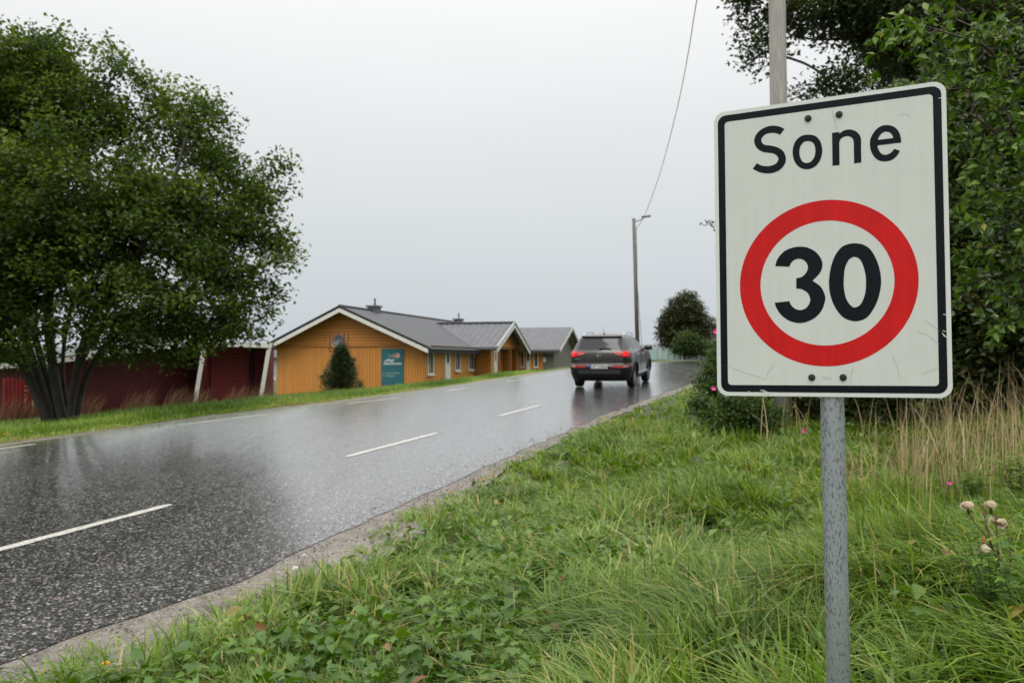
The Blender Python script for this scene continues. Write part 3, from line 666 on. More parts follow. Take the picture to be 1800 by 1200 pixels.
def keep_big(t):
    k = vnoise(t[:, 0] * 1.0 + t[:, 2] * .35, t[:, 2] * 1.0 + t[:, 1] * .3, .62, 5); return k > .30
make_tree("broadleaf_tree", "large dark green tree with many stems beside the red shed", st, lb, 7.2, 66, .135, LF_BIG, spread=.23, keep=keep_big, trip=.0066, tpow=.46, clump=.7)
# dark tree behind the utility pole (upper right)
st2 = [[(9.2, 17.5, float(hgt(9.2, 17.5)) - .1), (9.1, 17.4, 3.5), (8.8, 17.2, 6.5), (8.6, 17, 9.5)], [(9.2, 17.5, 2.6), (8.6, 17.2, 4.6), P3(1490, 190, 16.6), P3(1430, 120, 16.2), P3(1340, 90, 16)],
       [(9.2, 17.5, 3.6), P3(1620, 150, 17), P3(1530, 75, 16.8), P3(1440, 70, 16.4), P3(1400, 66, 16.4)], [(9.2, 17.5, 4), P3(1560, 30, 17), P3(1450, 0, 16.6), P3(1350, -40, 16.2)]]
lb2 = [(P3(px, py, D), (r_, r_, r_ * f_)) for px, py, D, r_, f_ in ((1310, 20, 16, .80, .75), (1295, 60, 16, .5, .8), (1300, 110, 16, .46, .7), (1285, 140, 16, .22, .9), (1310, 175, 16, .2, .9), (1450, 150, 16, .4, .6), (1380, 60, 16, .5, .6), (1560, 30, 16.5, .9, .7), (1450, 60, 16.5, .5, .6), (1400, 0, 16, .6, .5), (1330, 60, 15.8, .55, .7), (1415, 15, 16, .8, .6), (1500, 20, 16.4, .95, .6), (1295, 165, 16.1, .30, .8), (1345, 130, 16.2, .32, .7), (1425, 165, 16, .42, .6), (1485, 140, 16.2, .55, .7), (1530, 110, 16.4, .6, .8), (1600, 60, 17, 1.2, .8), (1350, -60, 16, 1.1, .6), (1480, -80, 16.5, 1.4, .6), (1700, 100, 17.5, 1.8, .9), (1800, 0, 18, 2, .9), (1600, -150, 18, 2, .8))]
make_tree("dark_tree", "dark leafy tree hanging over the wooden pole behind the sign", st2, lb2, 30, 50, .115, LF_DARK, spread=.18, trip=.006, keep=lambda t: vnoise(t[:, 0] * 1.2, t[:, 2] * 1.2, .55, 8) > .30)
# conifer in front of the gable
def conifer(name, label, base, H, Rb, mat, n=900, per=16, leaf=.16):
    root = empty(name, base, label=label, cat="tree")
    m = MB(); m.tube([(0, 0, 0), (0, 0, H * .5), (0, 0, H * .97)], [.09, .05, .01], 8); m.build("trunk", BARK, root)
    t = rng.random(n) ** .8; a_ = rng.uniform(0, 2 * PI, n); rr = Rb * (1 - t ** 2.0) ** .9 * np.sqrt(rng.uniform(.10, 1.12, n)) * (.85 + .25 * np.sin(a_ * 3 + 9 * t))
    c = np.stack([rr * np.cos(a_), rr * np.sin(a_), H * (.03 + .95 * t) - .12 * rr], 1)
    A_ = np.stack([0 * a_, 0 * a_, np.clip(c[:, 2] - .05, 0, H * .96)], 1); V_, F_ = tube_segs(A_, c, np.full(n, .010), np.full(n, .004), 3); np_mesh("branch", V_, F_, BARK, root)
    pos = np.repeat(c, per, 0) + rng.normal(0, .085, (n * per, 3)); out_ = np.repeat(np.stack([np.cos(a_), np.sin(a_), .45 + 0 * a_], 1), per, 0) + rng.normal(0, .45, (n * per, 3))
    R_ = frames_dir(out_, rng.normal(size=(n * per, 3))); V_, Fs = scatter([(0, 0, 0), (.09, .5, 0), (0, 1, 0), (-.09, .5, 0)], np.array([(0, 1, 2, 3)]), pos, R_, leaf * rng.uniform(.6, 1.3, n * per))
    np_mesh("crown", V_, Fs, mat, root, rnd=np.repeat(rng.random(n), per) * .6 + rng.random(n * per) * .4)
    return root
cb = at(600, 686, 37.5); conifer("conifer", "dark green conifer standing against the orange gable wall", (cb.x, cb.y, float(hgt(cb.x, cb.y)) - .1), cb.z * 0 + (at(600, 606, 37.5).z - float(hgt(cb.x, cb.y))), .92, LF_CON)
# round tree at the bend, lighter shrub under it
tb = at(1203, 628, 52); gz = float(hgt(tb.x, tb.y))
lbf = [(P3(px, py, 52), r_) for px, py, r_ in ((1200, 590, 1.25), (1178, 585, .9), (1225, 590, .95), (1205, 550, 1.15), (1207, 528, .75), (1180, 560, .85), (1232, 565, .8), (1172, 600, .55), (1190, 535, .55), (1222, 540, .5))]
make_tree("round_tree", "round brown-green tree at the bend beyond the car", [[(tb.x, tb.y, gz - .2), (tb.x, tb.y, gz + 1.2), P3(1203, 560, 52), P3(1205, 530, 52)], [(tb.x, tb.y, gz + .5), P3(1185, 575, 52)], [(tb.x, tb.y, gz + .5), P3(1225, 575, 52)]], lbf, 55, 20, .15, LF_FAR, spread=.16, trip=.006, tpow=.42)
def bush(name, label, lobes, dens, per, leaf, mat, spread=.12, group=None, leaf_t=LEAF_S, trip=.002, flat_=.5, cat="shrub", clump=.6):
    c = np.mean([l[0] for l in lobes], 0); g = float(hgt(c[0], c[1]))
    stems = []
    for l in lobes:
        lx, ly, lz = l[0]; gx, gy = lx * .7 + c[0] * .3, ly * .7 + c[1] * .3
        stems.append([(gx, gy, float(hgt(gx, gy)) - .05), ((lx + gx) / 2, (ly + gy) / 2, (lz + g) / 2), (lx, ly, lz)])
    return make_tree(name, label, stems, lobes, dens, per, leaf, mat, spread=spread, cat=cat, group=group, leaf_t=leaf_t, trip=trip, tpow=.4, shell=.35, flat_=flat_, clump=clump)
bush("shrub", "bright green shrub at the foot of the round tree", [(P3(px, py, 49), r_) for px, py, r_ in ((1195, 610, .55), (1210, 600, .75), (1222, 615, .6), (1237, 612, .65), (1205, 618, .5))], 90, 16, .13, LF_FARG, spread=.12)
# rose bushes on the right verge, some way before the pole
bush("rose_bush", "tall rose bush at the road edge with the pink bloom on top", [(P3(px, py, D), r_) for px, py, D, r_ in ((1262, 640, 14.3, .30), (1258, 672, 14.2, .36), (1285, 650, 14.5, .5), (1300, 690, 14.4, .5), (1240, 628, 14.2, .10), (1218, 675, 14.1, .09), (1254, 600, 14.4, .14), (1234, 690, 14.1, .14), (1300, 610, 14.6, .5), (1350, 640, 15, .7), (1225, 640, 14.2, .10), (1232, 660, 14.2, .16), (1238, 675, 14.1, .2))], 230, 40, .060, LF_ROSE, spread=.075)
bush("rose_bush", "low rose bush spilling over the verge in front of the wooden pole", [(P3(px, py, D), r_) for px, py, D, r_ in ((1240, 720, 12.6, .26), (1275, 715, 12.5, .30), (1310, 720, 12.4, .34), (1345, 730, 12.4, .30), (1262, 740, 12.3, .22), (1222, 715, 12.6, .16), (1318, 752, 12.3, .26), (1285, 745, 12.3, .25), (1300, 735, 12.4, .35), (1355, 755, 12.3, .22))], 300, 40, .060, LF_ROSE, spread=.075)
bush("rose_bush", "dark rose bush behind the steel post with pink blooms at its foot", [(P3(px, py, D), r_) for px, py, D, r_ in ((1440, 700, 14.2, .5), (1500, 690, 13.6, .5), (1560, 690, 13.2, .55), (1430, 640, 14.8, .7), (1540, 630, 14, .8), (1475, 745, 13.6, .28), (1420, 745, 14, .25), (1540, 740, 13, .3), (1460, 720, 13.8, .4), (1395, 700, 14.6, .5), (1510, 750, 13.2, .3))], 190, 40, .062, LF_DARK, spread=.085)
bush("shrub", "tall dark shrub closing the gap behind the dry grass", [(P3(px, py, D), r_) for px, py, D, r_ in ((1640, 600, 12.5, .9), (1720, 560, 12, 1.0), (1800, 600, 11.5, 1.0), (1620, 480, 12.8, .9), (1700, 430, 12.4, 1.1), (1800, 440, 12, 1.2), (1880, 540, 11, 1.2), (1560, 560, 13.4, .8), (1620, 330, 13, .9), (1720, 280, 13, 1.1), (1830, 280, 13, 1.2), (1680, 660, 11.8, .6), (1780, 680, 11.4, .6), (1640, 230, 13.5, .9), (1760, 160, 13.5, 1.2))], 70, 34, .11, LF_DARK, spread=.18, trip=.004, cat="shrub")
# near cherry with large leaves on the right
def cherry():
    b = np.array([4.9, 5.9, float(hgt(4.9, 5.9)) - .1])
    stems = [[tuple(b), (4.7, 5.9, 2.4), P3(1850, 330, 5.6), P3(1790, 180, 5.4), P3(1760, 40, 5.4), P3(1740, -80, 5.4)], [(4.75, 5.9, 2.0), P3(1830, 420, 5.2), P3(1760, 400, 4.9), P3(1700, 390, 4.8)],
             [P3(1790, 180, 5.4), P3(1740, 90, 5.1), P3(1670, 60, 4.9), P3(1600, 40, 4.9)], [P3(1850, 330, 5.6), P3(1790, 270, 5.1), P3(1720, 210, 4.9), P3(1650, 180, 4.8), P3(1580, 140, 4.8)], [(4.8, 5.9, 1.8), P3(1860, 520, 5.2), P3(1790, 560, 5), P3(1740, 590, 4.9)],
             [P3(1850, 330, 5.6), P3(1800, 320, 5), P3(1740, 300, 4.8)]]
    root = empty("cherry_tree", tuple(b), label="leafy cherry tree with broad pointed leaves beside the sign plate", cat="tree")
    tips = []
    lob = [(P3(px, py, D), (r_, r_ * 1.1, r_)) for px, py, D, r_ in ((1530, 150, 4.85, .10), (1500, 155, 4.8, .05), (1560, 150, 4.9, .16), (1545, 100, 5.0, .12), (1590, 90, 5.0, .2), (1700, 480, 5.1, .2), (1760, 440, 4.9, .25), (1780, 340, 5.1, .3), (1680, 130, 5.1, .25), (1745, 230, 5.2, .3), (1790, 210, 5, .3), (1620, 110, 4.9, .26), (1700, 60, 5, .32), (1790, 60, 5.1, .36), (1600, 30, 5, .22), (1660, -30, 5.1, .3), (1760, 170, 4.9, .30), (1700, 160, 5.0, .26), (1780, 270, 4.8, .30), (1720, 260, 5, .24), (1690, 230, 4.9, .2), (1750, 360, 4.9, .26), (1700, 330, 5, .22), (1800, 400, 4.8, .26), (1720, 440, 5.1, .24), (1780, 500, 5, .24), (1700, 400, 5.1, .2), (1760, 590, 5, .14), (1710, 515, 5.2, .18), (1850, 300, 5, .5), (1850, 120, 5.1, .5), (1850, 500, 5, .4), (1640, 180, 5.3, .26), (1570, 60, 5.3, .2), (1690, 580, 5.2, .08))]
    tips = lobe_tips(lob, 230, .1)
    nd, par, rad, tn = grow(stems, tips, step=.10, gnarl=.18, trip=.0013, tpow=.42)
    ok = par >= 0; A_ = nd[par[ok]] - b; B_ = nd[ok] - b; rb = rad[ok]; ra = np.minimum(rad[par[ok]], rb * 1.3)
    BK = simple("cherry_bark", (.065, .040, .032), .5, 0, .35, 30, .4, 80)
    big = rb > .006
    V1, F1 = tube_segs(A_[big], B_[big], ra[big], rb[big], 8); np_mesh("trunk", V1, F1, BK, root, smooth=True)
    V2, F2 = tube_segs(A_[~big], B_[~big], ra[~big], rb[~big], 5); np_mesh("branch", V2, F2, BK, root, smooth=True)
    # leaves alternate along the last twig nodes
    tw = rng.permutation(np.where((rad < .0042) & (par >= 0))[0])
    k = 6; src = np.repeat(tw, k); n = len(src)
    d = nd[src] - nd[par[src]]; d /= np.linalg.norm(d, axis=1, keepdims=True) + 1e-9
    rd = rng.normal(size=(n, 3)); rd -= (rd * d).sum(1, keepdims=True) * d; rd /= np.linalg.norm(rd, axis=1, keepdims=True)
    ld = d * .6 + rd * .9 + np.array([0, 0, -.22]); pos = nd[src] - b - d * rng.uniform(0, .07, (n, 1))
    nr = rng.normal(size=(n, 3)) * .55 + np.array([0, -.35, 1.0])
    V3, F3 = scatter(LEAF_D[0], LEAF_D[1], pos, frames_dir(ld, nr), .060 * rng.uniform(.6, 1.3, n))
    tr = rng.random(n); R_ = np.concatenate([np.repeat(tr, len(f) // n) for f in F3])
    np_mesh("crown", V3, F3, LF_CHERRY, root, rnd=R_, smooth=True)
    return len(tw)
cherry()
# leaf sprigs that stick out left of the plate, from a birch standing behind it
make_tree("sapling", "thin sapling whose twig tips show left of the sign plate", [[(3.86, 9.6, float(hgt(3.86, 9.6)) - .05), P3(1462, 740, 9.6), P3(1455, 600, 9.6), P3(1380, 500, 9.6), P3(1330, 440, 9.6), P3(1325, 330, 9.6)], [P3(1330, 440, 9.6), P3(1290, 395, 9.6), P3(1262, 386, 9.6)], [P3(1335, 500, 9.6), P3(1290, 470, 9.6), P3(1264, 464, 9.6)]], [(P3(px, py, 9.6), r_) for px, py, r_ in ((1249, 385, .07), (1252, 463, .06), (1250, 374, .05), (1300, 420, .25), (1330, 500, .35), (1320, 330, .25), (1262, 395, .08), (1262, 465, .06))], 1200, 14, .05, LF_ROSE, spread=.035, trip=.002, tpow=.4)

# ------------------------------------------------------------------ buildings
ORV = boards("ochre_vertical_boards", (.58, .235, .042), 'XY', .16)
ORH = boards("ochre_horizontal_boards", (.52, .20, .036), 'Z', .17)
ORS = simple("ochre_trim", (.34, .14, .028), .6)
WPAINT = simple("white_paint", (.68, .67, .60), .45, 0, .06, 3, .1)
GREYV = boards("grey_vertical_boards", (.15, .15, .125), 'XY', .16)
REDV = boards("red_vertical_boards", (.125, .013, .015), 'XY', .14, depth=.7)
REDH = boards("red_horizontal_boards", (.30, .034, .038), 'Z', .15, depth=.4)
DARKWOOD = simple("dark_interior_wood", (.03, .012, .010), .8)
GLASS = simple("window_glass", (.03, .035, .04), .04, 0, .3, 2)
def tiles(name, col, ax, pu, pv, rough=.32):
    """roof tiles: rows along the slope, humps along axis ax"""
    m, nt, out = new_mat(name); L = nt.links.new
    tc = N(nt, "ShaderNodeTexCoord"); sx = N(nt, "ShaderNodeSeparateXYZ"); L(tc.outputs["Object"], sx.inputs[0])
    def wave(sock, per, saw=False):
        d = N(nt, "ShaderNodeMath", operation='DIVIDE'); L(sock, d.inputs[0]); d.inputs[1].default_value = per
        f = N(nt, "ShaderNodeMath", operation='FRACT'); L(d.outputs[0], f.inputs[0])
        if saw: return f.outputs[0]
        g = N(nt, "ShaderNodeMath", operation='PINGPONG'); L(d.outputs[0], g.inputs[0]); g.inputs[1].default_value = .5; return g.outputs[0]
    a = wave(sx.outputs['XYZ'.index(ax)], pu); b = wave(sx.outputs[2], pv, True)
    ad = N(nt, "ShaderNodeMath", operation='MULTIPLY_ADD'); L(a, ad.inputs[0]); ad.inputs[1].default_value = 1.6; L(b, ad.inputs[2])
    no = N(nt, "ShaderNodeTexNoise", Scale=2.0, Detail=5.0); L(tc.outputs["Object"], no.inputs["Vector"])
    c = np.array(col); r = ramp(nt, [(.3, tuple(c * .75)), (.7, tuple(c * 1.3))]); L(no.outputs["Fac"], r.inputs[0])
    p = N(nt, "ShaderNodeBsdfPrincipled", Roughness=rough); L(r.outputs[0], p.inputs["Base Color"])
    bu = N(nt, "ShaderNodeBump", Strength=.9, Distance=(.11 if ax == 'X' else .05)); L(ad.outputs[0], bu.inputs["Height"]); L(bu.outputs[0], p.inputs["Normal"]); L(p.outputs[0], out.inputs[0]); return m
TILE_MAIN = tiles("dark_roof_tiles", (.045, .047, .051), 'Y', .30, .16, .5)
TILE_WING = tiles("wing_roof_tiles", (.060, .062, .068), 'X', .42, .22, .3)
DGUT = simple("dark_gutter", (.018, .019, .021), .4)

BETA = math.radians(14.2)
R0 = at(744, 604, 42); HB = empty("terraced_house", (R0.x, R0.y, 0), -BETA, label="long ochre timber house with dark tiled roof, white trims and a gabled porch", cat="house")
HW, ZB, ZE, ZR, XR = 8.6, -.6, 2.47, 4.42, -4.45     # width, wall bottom, eave wall height, ridge, ridge x
def wall_poly(name, polys, mat, parent):
    m = MB()
    for ax, a, b, P in polys: m.prism(P, ax, a, b)
    return m.build(name, mat, parent)
# gable wall: lower vertical boards, upper horizontal boards (proud), drip board
wall_poly("wall", [('y', 0, .18, [(-HW, ZB), (0, ZB), (0, 2.42), (-HW, 2.42)]), ('x', -.18, 0, [(.18, ZB), (10.1, ZB), (10.1, ZE), (.18, ZE)]), ('x', -.18, 0, [(17, ZB), (34, ZB), (34, ZE), (17, ZE)]), ('x', -HW, -HW + .18, [(.18, ZB), (34, ZB), (34, ZE), (.18, ZE)])], ORV, HB)
wall_poly("gable", [('y', -.03, .17, [(-HW - .02, 2.47), (.02, 2.47), (XR, 2.47 + (ZR - ZE) * .985)])], ORH, HB)
wall_poly("drip_board", [('y', -.06, .10, [(-HW - .03, 2.42), (.03, 2.42), (.03, 2.47), (-HW - .03, 2.47)])], ORS, HB)
def slope_roof(name, axis, a0, a1, pts_l, mat, parent, th=.09):
    """pts_l: two (across, z) points low -> high; slab of thickness th"""
    (x0, z0), (x1, z1) = pts_l
    return wall_poly(name, [(axis, a0, a1, [(x0, z0), (x1, z1), (x1, z1 - th), (x0, z0 - th)])], mat, parent)
OV = .55; k_r = (ZR - 2.47) / (0 - XR); k_l = (ZR - 2.47) / (HW + XR)
slope_roof("roof", 'y', -.75, 34, [(OV, ZR + .14 - k_r * (OV - XR)), (XR, ZR + .14)], TILE_MAIN, HB)
slope_roof("roof", 'y', -.75, 34, [(-HW - OV, ZR + .14 - k_l * (HW + OV + XR)), (XR - .002, ZR + .14)], TILE_MAIN, HB)
m = MB(); m.tube([(XR, -.78, ZR + .17), (XR, 34, ZR + .17)], .075, 8); m.build("ridge_cap", TILE_MAIN, HB)
for s_ in (1, -1):
    xo = OV if s_ > 0 else -HW - OV; k = k_r if s_ > 0 else k_l; zt = ZR + .05; ze = zt - k * abs(xo - XR)
    wall_poly("bargeboard", [('y', -.80, -.752, [(xo, ze), (XR + (.0005 * s_), zt), (XR + (.0005 * s_), zt - .22), (xo, ze - .22)])], WPAINT, HB)
    wall_poly("verge_cap", [('y', -.84, -.70, [(xo, ze + .145), (XR + .0005 * s_, zt + .145), (XR + .0005 * s_, zt + .085), (xo, ze + .085)])], DGUT, HB)
ze = ZR + .14 - k_r * (OV - XR)
m = MB(); m.tube([(OV + .05, -.7, ze - .10), (OV + .05, 9.0, ze - .10)], .085, 10); m.box(OV - .05, OV, -.7, 9.0, ze - .30, ze - .09)
m.tube([(OV + .05, 8.7, ze - .15), (.12, 9.0, ze - .5), (.12, 9.0, ZB)], .05, 8); m.build("gutter", DGUT, HB)
m = MB(); m.box(0.001, OV - .05, .0, 9, ZE - .02, ZE); m.build("soffit", ORS, HB)
for cy_ in (3.7, 19.6):
    ch = MB(); ch.box(XR - .28, XR + .28, cy_ - .35, cy_ + .35, ZR - .3, ZR + .36); ch.box(XR - .35, XR + .35, cy_ - .42, cy_ + .42, ZR + .36, ZR + .46)
    c = ch.build("chimney", simple("chimney_slate", (.10, .105, .115), .5), HB)
    m = MB(); m.tube([(XR, cy_ + .1, ZR + .46), (XR, cy_ + .1, ZR + .84)], .05, 8); m.tube([(XR, cy_ + .1, ZR + .84), (XR, cy_ + .1, ZR + .88)], .08, 8); m.build("flue", DGUT, c)
def window_x(parent, x, y0, y1, z0, z1, name="window"):
    """window in a wall facing +x"""
    m = MB(); fw = .09
    for a in ((y0 - fw, y1 + fw, z1, z1 + fw), (y0 - fw, y1 + fw, z0 - fw, z0), (y0 - fw, y0, z0, z1), (y1, y1 + fw, z0, z1)): m.box(x + .002, x + .07, *a)
    m.box(x + .002, x + .045, (y0 + y1) / 2 - .02, (y0 + y1) / 2 + .02, z0, z1); o = m.build(name, WPAINT, parent)
    g = MB(); g.box(x + .003, x + .02, y0 + .001, y1 - .001, z0 + .001, z1 - .001); g.build("pane", GLASS, o)
    sb = MB(); sb.box(x + .002, x + .14, y0 - .12, y1 + .12, z0 - fw - .05, z0 - fw); sb.build("sill", WPAINT, o); return o
def door_x(parent, x, y0, y1, z0, z1):
    m = MB(); m.box(x + .002, x + .06, y0, y1, z0, z1); m.box(x + .0605, x + .075, y0 + .1, y1 - .1, z0 + .15, z0 + .8); d = m.build("door", WPAINT, parent)
    g = MB(); g.box(x + .0605, x + .07, (y0 + y1) / 2 - .16, (y0 + y1) / 2 + .16, z0 + 1.15, z1 - .22); g.build("pane", GLASS, d)
    h = MB(); h.box(x + .061, x + .11, y1 - .16, y1 - .1, z0 + 1.0, z0 + 1.06); h.build("handle", DGUT, d)
def side_u(px, xo=0):      # distance along the house seen at picture column px
    k = (px - 900) / F; c, s_ = math.cos(BETA), math.sin(BETA)
    return (k * (R0.y - s_ * xo) - R0.x - c * xo) / (s_ - k * c)
window_x(HB, 0, side_u(752), side_u(760), 1.0, 2.25)
door_x(HB, 0, side_u(781), side_u(790.5), .38, 2.42)
window_x(HB, 0, side_u(800), side_u(807), 1.12, 2.25)
window_x(HB, 0, side_u(824), side_u(831.5), 1.12, 2.25)
# porch wing: own roof with its ridge towards the road
u0, u1, ua = 8.0, 17.1, 12.4; zt_, zlo = 4.05, 2.36; XO = 1.85
sl = lambda u: zt_ - (zt_ - zlo) * abs(u - ua) / (ua - u0)
slope_roof("wing_roof", 'x', XR + .5, XO, [(u0, sl(u0) + .12), (ua, zt_ + .12)], TILE_WING, HB)
slope_roof("wing_roof", 'x', XR + .5, XO, [(u1, sl(u1) + .12), (ua + .002, zt_ + .12)], TILE_WING, HB)
m = MB(); m.tube([(XR + .5, ua, zt_ + .15), (XO + .03, ua, zt_ + .15)], .085, 8); m.build("ridge_cap", TILE_WING, HB)
for uu in (u0, u1):
    wall_poly("bargeboard", [('x', XO + .002, XO + .045, [(uu, sl(uu) + .03), (ua + (.0005 if uu > ua else -.0005), zt_ + .03), (ua + (.0005 if uu > ua else -.0005), zt_ - .19), (uu, sl(uu) - .19)])], WPAINT, HB)
    wall_poly("verge_cap", [('x', XO - .04, XO + .08, [(uu, sl(uu) + .20), (ua + (.0005 if uu > ua else -.0005), zt_ + .20), (ua + (.0005 if uu > ua else -.0005), zt_ + .125), (uu, sl(uu) + .125)])], simple("verge_metal", (.30, .31, .33), .4), HB)
m = MB(); m.tube([(.6, u0 - .05, zlo - .0), (XO, u0 - .05, zlo - .0)], .07, 8); m.build("gutter", DGUT, HB)
wall_poly("wing_wall", [('y', 9.6, 9.75, [(0, ZB), (1.0, ZB), (1.0, 2.6), (0, 2.6)]), ('x', .85, 1.0, [(9.751, ZB), (11.4, ZB), (11.4, 2.55), (9.751, 2.55)]), ('x', -.15, -.02, [(11.4, ZB), (17, ZB), (17, 2.55), (11.4, 2.55)]),
                        ('y', 16.6, 16.75, [(0, ZB), (1.0, ZB), (1.0, 2.6), (0, 2.6)])], ORV, HB)
wall_poly("wing_gable", [('x', 1.001, 1.12, [(9.3, 2.55), (16.2, 2.55), (ua, sl(ua) - .02)])], ORH, HB)
for u in (11.45, 14.5, 16.5): m = MB(); m.box(.88, 1.08, u - .09, u + .09, ZB, 2.419); m.build("porch_post", ORS, HB)
m = MB(); m.box(.9, 1.06, 9.76, 16.59, 2.42, 2.549); m.build("porch_beam", ORS, HB)
door_x(HB, 1.0, 10.15, 11.0, .45, 2.42)
# part of the ochre wall beyond the porch, with two narrow windows and a door (faces the camera)
UB = 21.6
wall_poly("wing_wall", [('y', UB, UB + .15, [(0.001, ZB), (1.85, ZB), (1.85, 2.44), (0.001, 2.44)])], ORV, HB)
def win_y(parent, y, x0, x1, z0, z1):
    m = MB(); fw = .07
    for a in ((x0 - fw, x1 + fw, z1, z1 + fw), (x0 - fw, x1 + fw, z0 - fw, z0), (x0 - fw, x0, z0, z1), (x1, x1 + fw, z0, z1)): m.box(a[0], a[1], y - .07, y - .002, a[2], a[3])
    o = m.build("window", WPAINT, parent); g = MB(); g.box(x0 + .001, x1 - .001, y - .02, y - .003, z0 + .001, z1 - .001); g.build("pane", GLASS, o)
    sb = MB(); sb.box(x0 - .1, x1 + .1, y - .13, y - .002, z0 - fw - .05, z0 - fw); sb.build("sill", WPAINT, o)
win_y(HB, UB, .12, .30, 1.15, 2.35)
m = MB(); m.box(.52, .86, UB - .06, UB - .002, .7, 2.5); d_ = m.build("door", WPAINT, HB); g = MB(); g.box(.62, .76, UB - .07, UB - .0605, 1.6, 2.3); g.build("pane", GLASS, d_)
win_y(HB, UB, 1.22, 1.42, 1.15, 2.25)
# grey house at the far end
GH = empty("grey_house", (R0.x, R0.y, 0), -BETA, label="grey timber house with dark roof at the far end of the ochre row", cat="house")
ug0, ug1, uga, XG = 20.9, 32.3, 26.6, 3.35; zg, zgl = 4.30, 2.36
sg = lambda u: zg - (zg - zgl) * abs(u - uga) / (uga - ug0)
slope_roof("roof", 'x', -2.2, XG, [(ug0, sg(ug0) + .12), (uga, zg + .12)], TILE_WING, GH)
slope_roof("roof", 'x', -2.2, XG, [(ug1, sg(ug1) + .12), (uga + .002, zg + .12)], TILE_WING, GH)
for uu in (ug0, ug1):
    wall_poly("bargeboard", [('x', XG + .002, XG + .05, [(uu, sg(uu) + .10), (uga + (.0005 if uu > uga else -.0005), zg + .10), (uga + (.0005 if uu > uga else -.0005), zg - .14), (uu, sg(uu) - .14)])], simple("grey_white_paint", (.42, .42, .38), .5), GH)
m = MB(); m.tube([(-.3, ug0 - .05, zgl + .0), (XG, ug0 - .05, zgl + .0)], .08, 8); m.build("gutter", DGUT, GH)
m = MB(); m.box(0.3, XG - .1, ug0 + .02, UB - .01, zgl - .16, zgl - .10); m.build("soffit", simple("grey_soffit", (.35, .35, .31), .6), GH)
wall_poly("wall", [('y', UB, UB + .15, [(1.86, ZB), (2.6, ZB), (2.6, 2.44), (1.86, 2.44)]), ('x', 2.601, 2.72, [(UB, ZB), (31.6, ZB), (31.6, sg(31.6)), (uga, zg), (UB, sg(UB))])], GREYV, GH)
m = MB(); m.box(1.9, 2.1, UB - .12, UB - .002, 1.5, 1.85); m.build("wall_lamp", WPAINT, GH)

# teal information board on the gable (flat board with its emblem and writing)
TEAL = simple("teal_board", (.020, .125, .145), .45, 0, .05, 4)
bd = empty("information_board", (R0.x, R0.y, 0), -BETA, label="teal information board with white lettering fixed to the ochre gable wall", cat="sign")
def gx(px, y=-.05):       # gable local x at picture column
    k = (px - 900) / F; c, s_ = math.cos(BETA), math.sin(BETA); return (k * (R0.y + c * y) - R0.x - s_ * y) / (c + k * s_)
X0, X1 = gx(671), gx(709.5); Zt, Zb = 2.30, .35; Wb = X1 - X0
m = MB(); m.box(X0, X1, -.07, -.01, Zb, Zt); m.build("panel", TEAL, bd)
def disc(m, cx, cz, r_, y, n=20, sx_=1):
    m.add([(cx, y, cz)] + [(cx + sx_ * r_ * math.cos(2 * PI * k / n), y, cz + r_ * math.sin(2 * PI * k / n)) for k in range(n)], [(0, 1 + (k + 1) % n, 1 + k) for k in range(n)])
EMW = simple("print_white", (.66, .70, .68), .5); 
for i, (fx, c_, r_) in enumerate(((.37, (.10, .20, .18), .065), (.53, (.30, .03, .06), .075), (.73, (.55, .13, .04), .105))):
    m = MB(); cx = X0 + Wb * fx; cz = Zt - .36 - (0 if i == 2 else .02); 
    disc(m, cx, cz, r_ * 1.28, -.0715); o_ = m.build("emblem", EMW if i == 2 else simple("print_pale_%s" % 'abc'[i], (.25, .38, .36), .5), bd)
    m = MB(); disc(m, cx, cz, r_, -.073); m.build("emblem_disc", simple("print_colour_%s" % 'abc'[i], c_, .5), o_)
    m = MB(); disc(m, cx + .01, cz - .01, r_ * .38, -.0745); m.build("emblem_mark", EMW if i else simple("print_brown", (.12, .10, .05), .5), o_)
m = MB()
for p in (((.12, -.66), (.3, -.58), (.42, -.66), (.55, -.60)), ((.2, -.60), (.32, -.54), (.45, -.585), (.6, -.55))):
    P = [(X0 + Wb * a_, Zt + b_) for a_, b_ in p]
    for i in range(3): m.add([(P[i][0], -.0715, P[i][1]), (P[i + 1][0], -.0715, P[i + 1][1]), (P[i + 1][0], -.0715, P[i + 1][1] - .045), (P[i][0], -.0715, P[i][1] - .045)], [(0, 1, 2, 3)])
m.build("emblem_stroke", EMW, bd)
def text_mesh(name, body, size, loc, rot, mat, parent, bold=0, width=None, ext=.001):
    cu = bpy.data.curves.new(name, 'FONT'); cu.body = body; cu.size = size; cu.offset = bold; cu.extrude = ext; cu.resolution_u = 3
    tmp = bpy.data.objects.new(name, cu); COL.objects.link(tmp); bpy.context.view_layer.update()
    me = bpy.data.meshes.new_from_object(tmp.evaluated_get(bpy.context.evaluated_depsgraph_get())); bpy.data.objects.remove(tmp)
    me.materials.clear(); me.materials.append(mat)
    o = bpy.data.objects.new(name, me); link(o, parent); o.location = loc; o.rotation_euler = rot
    if width:
        xs = [v.co.x for v in me.vertices]; k = width / (max(xs) - min(xs)); o.scale = (k, 1, 1)
    return o
text_mesh("lettering", "SUNDHAUG INN", .16, (X0 + Wb * .10, -.072, Zt - .84), (PI / 2, 0, 0), EMW, bd, .006, Wb * .80)
PALE = simple("print_pale", (.38, .48, .46), .5)
text_mesh("lettering", "H  Apartment/Hotel", .10, (X0 + Wb * .06, -.072, Zt - 1.32), (PI / 2, 0, 0), PALE, bd, .002, Wb * .74)
text_mesh("lettering", "H  Pensjonat", .10, (X0 + Wb * .06, -.072, Zt - 1.47), (PI / 2, 0, 0), PALE, bd, .002, Wb * .55)
